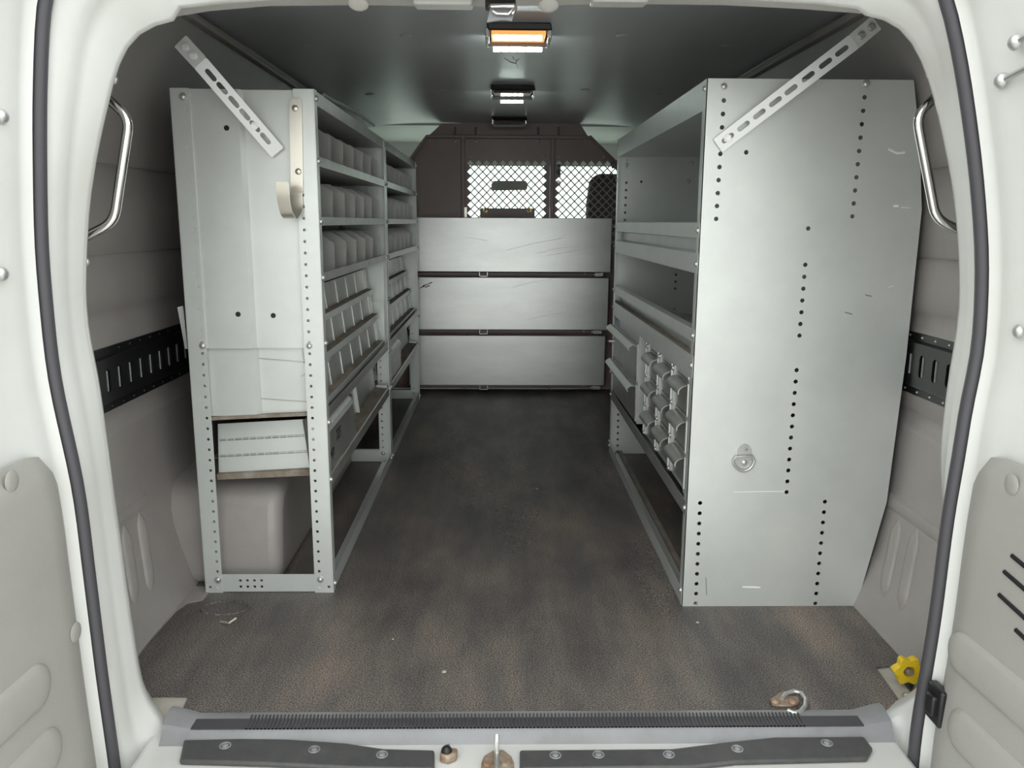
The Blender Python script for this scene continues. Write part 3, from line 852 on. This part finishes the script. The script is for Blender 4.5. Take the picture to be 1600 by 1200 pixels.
DIVIDER = sheetmesh([(XO + .006, .006), (XI - .014, 0), (XI - .012, .078), (XI - .050, .103), (XO + .006, .108)], 'divider', PAINT2)
RIB = sheetmesh([(-.027, .012), (-.0195, .012), (-.027, .074), (-.035, .074)], 'rib', PAINT, .0028)
RIB2 = sheetmesh([(-.16, .02), (-.0195, .010), (-.027, .076), (-.16, .085)], 'rib', PAINT, .0016)
RIB3 = sheetmesh([(-.004, 0), (.010, 0), (-.004, .12), (-.014, .12)], 'rib', PAINT, .003)


def copy_tree(o, parent=None, dy=0.0):
    c = o.copy(); COL.objects.link(c); c.parent = parent
    if parent is None: c.location.y += dy
    for ch in o.children: copy_tree(ch, c)
    return c


u1 = left_unit('tall grey left-wall shelving nearest the doors, with hook and slotted strap on its end')
u2 = copy_tree(u1, None, 1.119)
u2['label'] = 'grey left-wall divider shelving farther in, reaching the steel panels at the partition'


def writing(body, size, loc, rot, parent, mt_=INK, shear=.35):
    cu = bpy.data.curves.new('writing', 'FONT'); cu.body = body; cu.size = size; cu.shear = shear; cu.extrude = .0002
    tmp = bpy.data.objects.new('tmp', cu); COL.objects.link(tmp)
    dg = bpy.context.evaluated_depsgraph_get(); me = bpy.data.meshes.new_from_object(tmp.evaluated_get(dg))
    bpy.data.objects.remove(tmp); me.materials.clear(); me.materials.append(mt_); me.name = 'marker_writing'
    return inst('marker_writing', me, loc, parent, rot)


fp = [at(x, y_, 1, 1.90) for x, y_ in ((277, 480), (286, 478), (293, 545), (289, 545))]
obj('side_flap', MB().prism(fp, (0, .0015, 0)), PAINT, u1)
drw = [c for c in u1.children if c.name.startswith('drawer')][0]
tl = math.atan2(.008, .113)
for body, yy, zz, s_ in (('Swp', 1.905, .318, .045), ('TES', 2.015, .340, .040)):
    o = writing(body, s_, (XI - .0075 - .008 * (zz - .292) / .113 * 1.0, yy, zz), None, drw)
    o.rotation_euler = Matrix(((0, -math.sin(tl), 1), (1, 0, 0), (0, math.cos(tl), 0))).to_euler()
mb = MB()
for y, z in ((2.20, .372), (2.215, .395), (2.62, .392), (2.635, .375)):
    f = (z - .295) / .13; xx = (XI - .012 - .006) if y < 2.29 else (XI - .0455 - .014 * f)
    obj('pen_mark', MB().tube([(xx + .0015, y, z), (xx + .0015, y + .03, z)], .0015, 5), INK, u1)
o = None

# slotted bracing straps ----------------------------------------------------------
def strap(top, bend, bot, Yt, Yb, wid, slots, label, bolts):
    """flat strap: bent tab on the wall, then straight down to the unit"""
    T, B = at(*top, 1, Yt), at(*bot, 1, Yb)
    f = ((bend[0] - top[0]) ** 2 + (bend[1] - top[1]) ** 2) ** .5 / ((bot[0] - top[0]) ** 2 + (bot[1] - top[1]) ** 2) ** .5
    Yk = Yt + (Yb - Yt) * f - .006
    K = at(*bend, 1, Yk)
    t = thing('bracing_strap', label, 'bracing strap', B)
    def leg(a, b, nm, holes, ext0, ext1):
        d = (b - a); L_ = d.length; d.normalize(); n = Vector((0, -1, 0)); n = (n - d * n.dot(d)).normalized(); s_ = d.cross(n)
        r = .0018
        pts = [(-ext0 + r, -wid / 2), (L_ + ext1 - r, -wid / 2), (L_ + ext1, -wid / 2 + r), (L_ + ext1, wid / 2 - r), (L_ + ext1 - r, wid / 2), (-ext0 + r, wid / 2), (-ext0, wid / 2 - r), (-ext0, -wid / 2 + r)]
        hs = [slot((L_ * h, 0), (1, 0), .0095, .0052) for h in holes]
        return obj(nm, MB().plate(pts, hs, a, d, s_, n * .0028), STRAP, t), n
    leg(T, K, 'tab', [], .014, .001)
    o, n = leg(K, B, 'strap', slots, 0, .014)
    d = (B - K)
    for kk, f in bolts:
        p = (T + (K - T) * f) if kk == 'tab' else K + d * f
        obj('bolt', MB().cyl(p + n * .0028, p + n * .006, .0085, 6).cyl(p + n * .006, p + n * .011, .005, 10), ZINC, t)
    return t


strap((290, 73), (313, 98), (427, 230), 1.80, 1.863, .034, (.14, .29, .45, .60, .74, .89), 'slotted zinc strap bracing the left shelving to the wall', (('tab', .0), ('tab', .55), ('strap', .735)))
strap((1360, 43), (1334, 65), (1130, 221), 1.735, 1.786, .033, (.09, .21, .34, .47, .59, .715, .84, .965), 'long slotted zinc strap bracing the right shelving to the wall', (('tab', .0), ('tab', .6), ('strap', .968)))

# flat hook on the near left unit ---------------------------------------------------
hk = thing('wall_hook', 'flat nickel coat hook screwed to the end of the left shelving', 'hook', at(460, 335, 1, 1.868))
a, b = at(462, 154, 1, 1.867), at(467, 290, 1, 1.867); hw = .0135
cx_ = [462, 467]
pr = []
p0, p1 = Vector((a.x, 1.866, a.z)), Vector((b.x - .004, 1.866, b.z))
c1 = at(466, 332, 1, 1.86); c2 = at(453, 340, 1, 1.83); c3 = at(444, 318, 1, 1.815); c4 = at(441, 284, 1, 1.806)
path = [p0, p0.lerp(p1, .5), p1, p1 + Vector((-.002, -.002, -.025)), Vector((c1.x - .003, 1.856, c1.z + .004)), Vector((c2.x + .002, 1.838, c2.z)), Vector((c2.x - .004, 1.825, c2.z + .006)), c3, c3.lerp(c4, .5) + Vector((0, -.002, 0)), c4]
fine = []
for i in range(len(path) - 1):
    q0, q1, q2, q3 = path[max(i - 1, 0)], path[i], path[i + 1], path[min(i + 2, len(path) - 1)]
    for k in range(5):
        t_ = k / 5
        fine.append(.5 * ((2 * q1) + (-q0 + q2) * t_ + (2 * q0 - 5 * q1 + 4 * q2 - q3) * t_ ** 2 + (-q0 + 3 * q1 - 3 * q2 + q3) * t_ ** 3))
fine.append(path[-1])
rings = []
for i, p in enumerate(fine):
    d = (fine[min(i + 1, len(fine) - 1)] - fine[max(i - 1, 0)]).normalized(); s_ = Vector((1, 0, 0)); n = s_.cross(d).normalized()
    if n.y > 0 and i < 12: n = -n
    e = 1.0 if 0 < i < len(fine) - 1 else .8
    rings.append([p + s_ * hw * e - n * .0012, p + s_ * hw * e + n * .0012, p - s_ * hw * e + n * .0012, p - s_ * hw * e - n * .0012])
obj('strip', MB().loft(rings, True, True), NICKEL, hk, smooth=40)
for x, y in ((461, 169), (466, 268)): obj('rivet', MB().dome(at(x, y, 1, 1.864), (0, -1, 0), .007, .003), NICKEL, hk)

# ================================================================== RIGHT SHELVING UNIT
RX, RY0, RY1, RH = .4334, 1.7926, 3.098, 1.1835
ru = thing('shelving_unit', 'deep grey right-wall shelving with a solid perforated end panel', 'shelving', (.65, RY0, 0))
outl = [(RX, 0), (.849, 0), (.897, .257), (.909, .60), (.911, .918), (.892, 1.06), (.867, RH), (RX, RH)]
def col(a, b, n):
    A, B = at(*a, 1, RY0), at(*b, 1, RY0); return [(A.x + (B.x - A.x) * k / (n - 1), A.z + (B.z - A.z) * k / (n - 1)) for k in range(n)]
holes = []; shut = []
for a, b, n, sk in (((1131, 157), (1119, 342), 10, (3,)), ((1351, 152), (1332, 338), 10, ()), ((1263, 357), (1229, 769), 24, (1, 2, 10, 11)), ((1094, 786), (1087, 943), 11, ()), ((1289, 784), (1274, 943), 11, ())):
    for i, c in enumerate(col(a, b, n)):
        (shut if i in sk else holes).append(c)
P = at(1166, 238, 1, RY0); holes.append((P.x, P.z))
for ye, dy in ((RY0, 1), (RY1, -1)):
    mb = MB().plate(outl, [ngon(c, .0050, 8) for c in holes], (0, ye, 0), (1, 0, 0), (0, 0, 1), (0, dy * .0018, 0))
    ep = obj('end_panel', mb, PAINT, ru)
    obj('front_flange', MB().box(RX, RX + .0018, *sorted((ye, ye + dy * .030)), 0, RH), PAINT, ru)
for c in shut: obj('hole_plug', MB().cyl((c[0], RY0 + .0002, c[1]), (c[0], RY0 + .002, c[1]), .0050, 10), ZINC, ru)
for px, py in ((1131, 135), (1353, 131)):
    P = at(px, py, 1, RY0); inst('bolt', BOLT_Y, (P.x, RY0, P.z), ru)
    inst('bolt', BOLT_Y, (P.x, RY1 - .004, P.z), ru)
for px, py in ((979, 257), (1081, 255), (1076, 283)):
    P = at(px, py, 1, RY1 - .004); inst('bolt', BOLT_Y, (P.x, RY1 - .003, P.z), ru)
a, b = RY0 + .003, RY1 - .003
RXB = .862
obj('top_shelf', MB().strip([(RX + .001, RH - .001), (RX + .001, 1.124), (RXB, 1.128), (RXB, 1.150)], a, b, -.0018), PAINT, ru)
s2 = obj('shelf', MB().strip([(RX + .016, .824), (RX + .001, .822), (RX + .001, .780), (RX + .02, .778), (.885, .782), (.885, .83)], a, b, -.0018), PAINT, ru)
obj('shelf_rail', MB().strip([(RX + .018, .889), (RX + .001, .888), (RX + .001, .857), (RX + .018, .855)], a, b, -.0018), PAINT, ru)
obj('recess_band', MB().box(RX + .020, RX + .022, a, RY1 - .05, .815, .866), PAINT, ru)
obj('shelf', MB().strip([(RX + .016, .598), (RX + .001, .596), (RX + .001, .548), (RX + .02, .546), (.89, .549), (.89, .60)], a, b, -.0018), PAINT, ru)
obj('shelf_rail', MB().strip([(RX + .018, .656), (RX + .001, .655), (RX + .001, .629), (RX + .018, .627)], a, b, -.0018), PAINT, ru)
obj('recess_band', MB().box(RX + .020, RX + .022, a, RY1 - .05, .592, .640), PAINT, ru)
obj('rust_line', MB().box(RX + .0015, RX + .016, a, b, .5985, .600), DUSTY, ru)
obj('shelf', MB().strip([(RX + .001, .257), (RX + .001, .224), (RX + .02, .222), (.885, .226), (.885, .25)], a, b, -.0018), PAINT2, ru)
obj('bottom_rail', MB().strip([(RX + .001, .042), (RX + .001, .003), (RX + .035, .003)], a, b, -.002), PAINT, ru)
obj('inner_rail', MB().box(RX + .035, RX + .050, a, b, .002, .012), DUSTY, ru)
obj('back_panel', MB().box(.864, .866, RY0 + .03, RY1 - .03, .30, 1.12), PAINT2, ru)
for z in (1.165, 1.04, .872, .80, .642, .575, .44, .24, .035, .055):
    for y in (RY0 + .013, RY1 - .013):
        if z in (1.04, .44, .055) and y < 2: continue
        inst('bolt', BOLT_XN, (RX, y, z), ru)

for pts_, wd in ((((1146, 769), (1190, 768), (1226, 768)), .0016), (((1388, 233), (1402, 240), (1414, 238)), .005), (((1396, 322), (1404, 322)), .005), (((1408, 324), (1422, 325)), .002), (((1160, 917), (1188, 918)), .004), (((1388, 449), (1396, 447)), .002)):
    obj('scuff', MB().tube([at(x, yy, 1, RY0) for x, yy in pts_], wd, 6, ry=.0004) if False else MB().prism([at(x, yy, 1, RY0 - .0003) + Vector((0, 0, wd * .5)) for x, yy in pts_] + [at(x, yy, 1, RY0 - .0003) - Vector((0, 0, wd * .5)) for x, yy in reversed(pts_)], (0, .0002, 0)), PALE, ru)
for pts_ in (((1320, 488), (1332, 491)), ((1103, 902), (1104, 930)), ((1352, 461), (1362, 463))):
    obj('scuff', MB().prism([at(x, yy, 1, RY0 - .0003) + Vector((-.001, 0, .0015)) for x, yy in pts_] + [at(x, yy, 1, RY0 - .0003) + Vector((.001, 0, -.0015)) for x, yy in reversed(pts_)], (0, .0002, 0)), SCUFF, ru)

# D-ring on the end panel
P = at(1162, 715, 1, RY0); y = RY0 - .0005
dr_ = thing('tie_ring', 'small zinc D-ring bolted to the right shelving end panel', 'tie ring', (P.x, y, P.z))
def hp(x, y_, Y): return at(x, y_, 1, Y)
bp_ = [hp(x, yy, RY0 - .0003) for x, yy in ((1152, 712), (1152, 701), (1156, 695), (1163, 693), (1170, 696), (1174, 702), (1174, 712))]
obj('bracket', MB().prism(bp_, (0, -.0025, 0)), ZINC, dr_, bevel=.0006)
bp2 = [hp(1162 + 14 * math.cos(a), 717 + (16 * math.sin(a) if math.sin(a) > 0 else 0), RY0 - .0003) for a in [math.pi * k / 12 for k in range(13)]]
obj('back_plate', MB().prism(bp2, (0, -.0018, 0)), ZINC, dr_)
obj('bolt', MB().dome(hp(1163, 723, RY0 - .002), (0, -1, 0), .007, .004), ZINC, dr_)
obj('rivet', MB().dome(hp(1166, 702, RY0 - .0028), (0, -1, 0), .0035, .002), SCUFF, dr_)
rp = [(1149, 714), (1162, 713), (1176, 713)] + [(1162 + 17 * math.cos(a), 715 + 21 * math.sin(a)) for a in [math.pi * k / 14 for k in range(1, 14)]]
obj('ring', MB().tube([hp(x, yy, RY0 - .007) for x, yy in rp], .0030, 8, True), ZINC, dr_, smooth=80)

# wide two-drawer cabinet in the right unit
dc = thing('drawer_cabinet', 'grey two-drawer cabinet in the right shelving beside the small bins', 'cabinet', (.62, 2.80, .259))
cy0, cy1 = 2.53, 3.085
obj('body', MB().box(RX + .006, .85, cy0, cy1, .2595, .5445), PAINT, dc)
obj('sticker', MB().box(RX + .0045, RX + .006, 2.95, 3.06, .520, .538), BLUE, dc)
for z0, z1 in ((.264, .384), (.392, .514)):
    d = obj('drawer', MB().box(RX + .001, RX + .008, cy0 + .012, cy1 - .012, z0, z1), PAINT2, dc, bevel=.0015)
    obj('handle', MB().strip([(RX + .002, z1 - .006), (RX - .012, z1 - .001), (RX - .024, z1 - .008), (RX - .028, z1 - .016), (RX - .024, z1 - .022)], cy0 + .012, cy1 - .012, .0016), PAINT, d)
obj('lock', MB().cyl((RX + .002, 3.04, .452), (RX - .02, 3.04, .452), .006, 10).cyl((RX - .012, 3.04, .452), (RX - .02, 3.055, .452), .004, 8), ZINC, dc)
obj('lock', MB().cyl((RX + .002, 3.06, .335), (RX - .010, 3.06, .335), .009, 12), ZINC, dc)

# nine small bins
bc = thing('bin_cabinet', 'grey cabinet of nine small scoop-handled bins in the right shelving', 'cabinet', (.62, 2.13, .259))
by0, by1, bx = 1.835, 2.405, RX + .016
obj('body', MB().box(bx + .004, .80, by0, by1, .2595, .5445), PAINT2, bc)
obj('top_strip', MB().box(bx - .004, bx + .004, by0, by1, .528, .5445), PAINT, bc)
obj('bottom_strip', MB().box(bx - .004, bx + .004, by0, by1, .2595, .264), PAINT, bc)
bw = .183
for c in range(3):
    ya = by0 + .012 + bw * c
    for r in range(3):
        za = .268 + .0875 * r
        d = obj('bin', MB().box(bx - .002, bx + .004, ya + .008, ya + bw - .010, za, za + .080), PAINT2, bc, bevel=.001)
        prof = [(bx - .002, za + .074)]
        for k in range(7):
            q = math.pi / 2 * k / 6; prof.append((bx - .005 - .027 * math.sin(q), za + .056 + .019 * math.cos(q)))
        prof.append((bx - .031, za + .052))
        obj('handle', MB().strip(prof, ya + .020, ya + bw - .030, .003), PAINT2, d)
for c in range(4):
    yy = by0 + .012 + bw * c - (.0 if c else .004)
    obj('upright', MB().box(bx - .008, bx + .002, yy - .005, yy + .005, .262, .535).cyl((bx - .010, yy + .007, .262), (bx - .010, yy + .007, .540), .0032, 8), PAINT, bc)
    for r in range(4): inst('bolt', BOLT_XN, (bx - .008, yy, .267 + .0875 * r), bc)

# ================================================================== PARTITION AND STEEL PANELS
YP = 4.36
pt = thing('partition', 'dark brown steel bulkhead with diamond mesh windows behind the seats', 'partition', (CX, YP, 0))
def pp(x, y_): P = at(x, y_, 1, YP); return (P.x, P.z)
TL, TR = pp(690, 193), pp(905, 191); ML, MR = pp(667, 213), pp(921, 213)
kl = (-.82, ML[1] - (ML[0] + .82) * 1.32); kr = (.90, MR[1] - (.90 - MR[0]) * .92)
zb = .003
xs1, xs2 = pp(723.5, 216)[0], pp(862, 216)[0]
def yplate(name, poly, holes, y, th, m=PART, par=pt): return obj(name, MB().plate(poly, holes, (0, y, 0), (1, 0, 0), (0, 0, 1), (0, th, 0)), m, par)
sl_ = lambda x: ML[1] - (ML[0] - x) * 1.32
sr_ = lambda x: MR[1] - (x - MR[0]) * .92
zm = ML[1] - .004
yplate('side_panel', [(-.82, zb), (xs1 - .006, zb), (xs1 - .006, zm), (ML[0], zm), kl], [], YP, .003)
# mesh windows
pit = abs(pp(740, 300)[0] - pp(727.4, 300)[0])
wz1 = pp(790, 249)[1]; nrow = 11; wz0 = wz1 - pit * nrow
wx0 = pp(729, 300)[0]; ncol = 10; wx1 = wx0 + pit * ncol
yplate('centre_panel', [(xs1 + .006, zb), (xs2 - .006, zb), (xs2 - .006, zm), (xs1 + .006, zm)], [[(wx0, wz0), (wx1, wz0), (wx1, wz1), (wx0, wz1)]], YP, .003)
vx0 = pp(866.5, 300)[0]; vcol = 13; vx1 = vx0 + pit * vcol
vx1 -= 5 * pit; vcol -= 5
yplate('side_panel', [(xs2 + .010, zb), (.90, zb), kr, (MR[0], zm), (xs2 + .010, zm)], [[(vx0, wz0), (vx1, wz0), (vx1, wz1 - pit), (vx1 - pit, wz1 - pit), (vx1 - pit, wz1), (vx0, wz1)]], YP, .003)


def lattice(x0, z1, nc, nr_, name, skip=False):
    mb = MB(); h = pit / 2; k = .80; th = .0035

    def ring(cx, cz, quad):
        out = [(cx - h, cz), (cx, cz - h), (cx + h, cz), (cx, cz + h)]; inn = [(cx + (x - cx) * k, cz + (z - cz) * k) for x, z in out]
        for q in quad:
            a, b = q, (q + 1) % 4
            mb.prism([(out[a][0], YP, out[a][1]), (out[b][0], YP, out[b][1]), (inn[b][0], YP, inn[b][1]), (inn[a][0], YP, inn[a][1])], (0, th, 0))
    for i in range(nc):
        for j in range(nr_):
            if skip and i == nc - 1 and j == 0: continue
            ring(x0 + pit * (i + .5), z1 - pit * (j + .5), range(4))
            if i < nc - 1 and j < nr_ - 1: ring(x0 + pit * (i + 1), z1 - pit * (j + 1), range(4))
    tri = lambda a, b, c: mb.prism([(a[0], YP, a[1]), (b[0], YP, b[1]), (c[0], YP, c[1])], (0, th, 0))
    z0 = z1 - pit * nr_; x1 = x0 + pit * nc
    for i in range(-1, nc):
        xa = x0 + pit * (i + .5)
        for z, s_ in ((z1, -1), (z0, 1)):
            l, r_ = max(xa, x0), min(xa + pit, x1)
            tri((l, z), (r_, z), (min(max(xa + h, x0), x1), z + s_ * h))
    for j in range(-1, nr_):
        za = z1 - pit * (j + .5)
        for x, s_ in ((x0, 1), (x1, -1)):
            u_, l_ = min(za, z1), max(za - pit, z0)
            if j == -1 or j == nr_ - 1: continue
            tri((x, u_), (x, l_), (x + s_ * h, za - h))
    return obj(name, mb, PART, pt, smooth=None)


lattice(wx0, wz1, ncol, nrow, 'mesh_screen'); lattice(vx0, wz1, vcol, nrow, 'mesh_screen', True)
# mullions, header bar and header strip
obj('mullion', MB().box(xs1 - .010, xs1 + .010, YP - .022, YP, zb, zm), PART, pt, bevel=.003)
obj('mullion', MB().box(xs2 - .006, xs2 + .014, YP - .028, YP, zb, zm), PART, pt, bevel=.003)
yplate('header_strip', [(ML[0], zm), (MR[0], zm), TR, (TR[0] - .1, TR[1] + .004), (CX, TR[1] + .008), (TL[0] + .1, TL[1] + .004), TL], [], YP + .004, .003)
obj('header_bar', MB().box(ML[0] - .004, MR[0] + .004, YP - .022, YP + .004, zm - .006, zm + .010), PART, pt, bevel=.003)
for s_, e, k in ((1, ML, kl), (2, MR, kr)):
    obj('edge_bar', MB().tube([(e[0], YP - .004, e[1]), (k[0], YP - .004, k[1])], .008, 8), PART, pt)
for x in (711, 743.5, 841, 873):  # notch highlights of the header strip, drawn as light grey rods
    p, q = pp(x, 199), pp(x, 210)
    obj('short_rod', MB().cyl((p[0], YP + .001, p[1]), (q[0], YP - .014, q[1]), .0055, 8), SCUFF, pt)
for x, y_ in ((671, 221), (712, 221), (744, 221), (841, 220), (872, 217.5), (914, 217), (735, 246), (850, 244), (944, 246), (872, 246)):
    p = pp(x, y_); inst('screw', SCREW_Y, (p[0], YP - .0005, p[1]), pt)
# angle brackets and latch plate low in the middle window
for x in (727, 859):
    p, q = pp(x - 1, 338), pp(x + 1, 324); obj('corner_bracket', MB().box(p[0], q[0] + .006, YP - .026, YP - .004, p[1] - .01, q[1]), NICKEL, pt)
p, q = pp(750, 340), pp(836, 325.5)
obj('stop_plate', MB().box(p[0], q[0], YP + .02, YP + .028, p[1] - .12, q[1]), PART, pt, bevel=.002)
for x in (758.5, 827):
    c = pp(x, 328); obj('brass_bolt', MB().cyl((c[0], YP + .02, c[1]), (c[0], YP + .012, c[1]), .013, 16).dome((c[0], YP + .012, c[1]), (0, -1, 0), .007, .008), BRASS, pt)
c = pp(872, 286); obj('round_plate', MB().cyl((c[0], YP + .012, c[1]), (c[0], YP + .018, c[1]), .016, 18), NICKEL, pt)
c = pp(872, 266); obj('latch_block', MB().box(c[0] - .014, c[0] + .014, YP + .01, YP + .03, c[1] - .035, c[1] + .03), BLACK, pt)

# three steel panels in front of the partition
YF = 4.25
for i, (pt_, pb, xr_, lab) in enumerate((((655, 340), (655, 424.5), 953.5, 'top of three wide grey steel panels across the partition'),
                                        ((655, 433.5), (655, 515), 951, 'middle of three wide grey steel panels, with a dark smudge'),
                                        ((655, 524.5), (655, 602), 948, 'lowest of three wide grey steel panels, just above the floor'))):
    A, B = at(*pt_, 1, YF), at(*pb, 1, YF); xr2 = at(xr_, 450, 1, YF).x
    t = thing('steel_panel', lab, 'steel panel', ((A.x + xr2) / 2, YF, B.z), 'steel panels across the partition')
    obj('sheet', MB().box(-.47, xr2, YF, YF + .016, B.z, A.z + .002), PANEL, t, bevel=.0025)
    # channel bracket and latch below the panel's edge
    cx0, cx1 = at(749, 500, 1, YF).x, at(762, 500, 1, YF).x
    obj('channel', MB().box(cx0, cx0 + .003, YF + .004, YF + .06, B.z - .024, B.z).box(cx1 - .003, cx1, YF + .004, YF + .06, B.z - .024, B.z).box(cx0, cx1, YF + .004, YF + .06, B.z - .024, B.z - .021), PANEL, t)
    lx = at(934, 500, 1, YF).x
    obj('latch', MB().box(lx - .020, lx + .024, YF + .004, YF + .04, B.z - .022, B.z - .002).cyl((lx - .03, YF + .012, B.z - .012), (lx + .014, YF + .012, B.z - .012), .006, 8), ZINC, t, bevel=.002)
    obj('rail', MB().box(-.46, xr2 - .03, YF + .06, YF + .075, B.z - .022, B.z - .008), PART, t)
    inst('screw', SCREW_Y, (at(914, 500, 1, YF).x, YF + .05, B.z - .012), t)
    for a_, b_ in (((788, 392), (880, 372)), ((850, 400), (945, 388)), ((720, 372), (760, 376)), ((838, 396), (905, 384)))if i == 0 else ((((800, 450), (860, 436)), ((820, 500), (900, 486))) if i == 1 else (((850, 541), (930, 540)), ((690, 560), (760, 566)))):
        p_, q_ = at(*a_, 1, YF - .0004), at(*b_, 1, YF - .0004); m_ = p_.lerp(q_, .5) + Vector((0, 0, .006))
        obj('scratch', MB().tube([p_, m_, q_], .0007, 4), PALE, t)
    if i == 1:
        for k, (x, y_) in enumerate(((660, 449), (664, 446), (668, 448), (672, 443))):
            c = at(x, y_, 1, YF); obj('smudge', MB().tube([c + Vector((-.012, -.0004, -.004)), c + Vector((0, -.0004, .003)), c + Vector((.012, -.0004, .006))], .0035, 5, ry=.0012), BLACK, t)

# ================================================================== CAB
# side walls of the cab with window openings, roof, nose with windscreen
zt2 = 1.385
for sg, nm, n in ((-1, 'left', 1), (1, 'right', 2)):
    X = CX + sg * .86
    hole = [(4.62, .52), (5.42, .52), (5.42, .66), (5.22, 1.16), (4.62, 1.20)]
    mb = MB().plate([(4.45, -.02), (5.75, -.02), (5.75, .50), (5.35, 1.36), (4.45, 1.36)], [hole], (X, 0, 0), (0, 1, 0), (0, 0, 1), (sg * .04, 0, 0))
    struct(obj('wall_cab_' + nm, mb, CABM), 'pale %s side of the cab around the door window' % nm)
    wn = struct(obj('window_%d' % n, MB().plate(hole, [], (X + sg * .018, 0, 0), (0, 1, 0), (0, 0, 1), (sg * .003, 0, 0)), GLASS), 'clear %s cab door window' % nm)
    # pillar trim beside the partition
    mb = MB().prism([(CX + sg * .88, 4.45, .9), (CX + sg * .82, 4.45, .9), (CX + sg * .72, 4.45, 1.36), (CX + sg * .80, 4.45, 1.37)], (0, .08, 0))
    struct(obj('trim_%d' % (6 + n), mb, CABM, bevel=.01), 'pale pillar trim behind the %s top corner of the partition' % nm)
struct(obj('ceiling_cab', MB().box(CX - .86, CX + .86, 4.40, 5.35, 1.372, 1.43), CABM), 'pale cab headliner')
zw = at(790, 259, 1, 5.36).z
mb = MB().plate([(CX - .90, .3), (CX + .90, .3), (CX + .86, 1.42), (CX - .86, 1.42)], [[(CX - .80, .42), (CX + .80, .42), (CX + .70, zw), (CX - .70, zw)]], (0, 5.36, 0), (1, 0, 0), (0, 0, 1), (0, .03, 0))
struct(obj('wall_front', mb, CABM), 'windscreen surround at the front of the cab')
struct(obj('window_3', MB().box(CX - .80, CX + .80, 5.372, 5.377, .42, zw), GLASS), 'clear windscreen beyond the partition mesh')
ds = MB().prism([(CX - .855, 5.20, .36), (CX - .855, 5.22, .39), (CX - .855, 5.355, .40), (CX - .855, 5.355, -.004), (CX - .855, 5.25, -.004)], (1.71, 0, 0))
tag(obj('dashboard', ds, SEATM, bevel=.01, seg=3), 'dark dashboard at the front of the cab', 'dashboard')
P = at(796, 290, 1, 5.25); t = thing('rear_view_mirror', 'rear-view mirror seen through the middle mesh window', 'mirror', P)
w_, h_ = .115, .030
obj('shell', MB().prism([(P.x + x * w_, P.y, P.z + z * h_) for x, z in ((-.95, -1), (.95, -.85), (1, .3), (.9, 1), (-.85, .95), (-1, .2))], (0, .035, 0)), mat('grey_mirror_shell', (0.22, 0.24, 0.22), 0.4), t, bevel=.008, seg=3)
obj('stalk', MB().tube([(P.x, P.y + .03, P.z), (P.x + .01, P.y + .118, P.z + .015)], .008, 8), BLACK, t)
# passenger seat
P = at(944, 272, 1, 4.86); sx0, sx1 = at(916, 300, 1, 4.86).x, at(916, 300, 1, 4.86).x + .46
sx1 = min(sx1, CX + .845)
t = thing('passenger_seat', 'dark high-backed passenger seat seen through the right mesh window', 'seat', ((sx0 + sx1) / 2, 4.9, 0))
zs = P.z
back = [(sx0, .35), (sx0 + .005, zs - .16), (sx0 + .02, zs - .04), (sx0 + .055, zs), (sx1 - .055, zs), (sx1 - .02, zs - .04), (sx1, zs - .16), (sx1, .35)]
obj('backrest', MB().prism([(x, 4.80, z) for x, z in back], (0, .14, 0)), SEATM, t, bevel=.03, seg=4, smooth=60)
obj('cushion', MB().box(sx0 - .02, sx1, 4.80, 5.17, .22, .38), SEATM, t, bevel=.04, seg=4, smooth=60)
obj('pedestal', MB().box(sx0 + .06, sx1 - .06, 4.86, 5.2, -.004, .23), BLACK, t, bevel=.01)
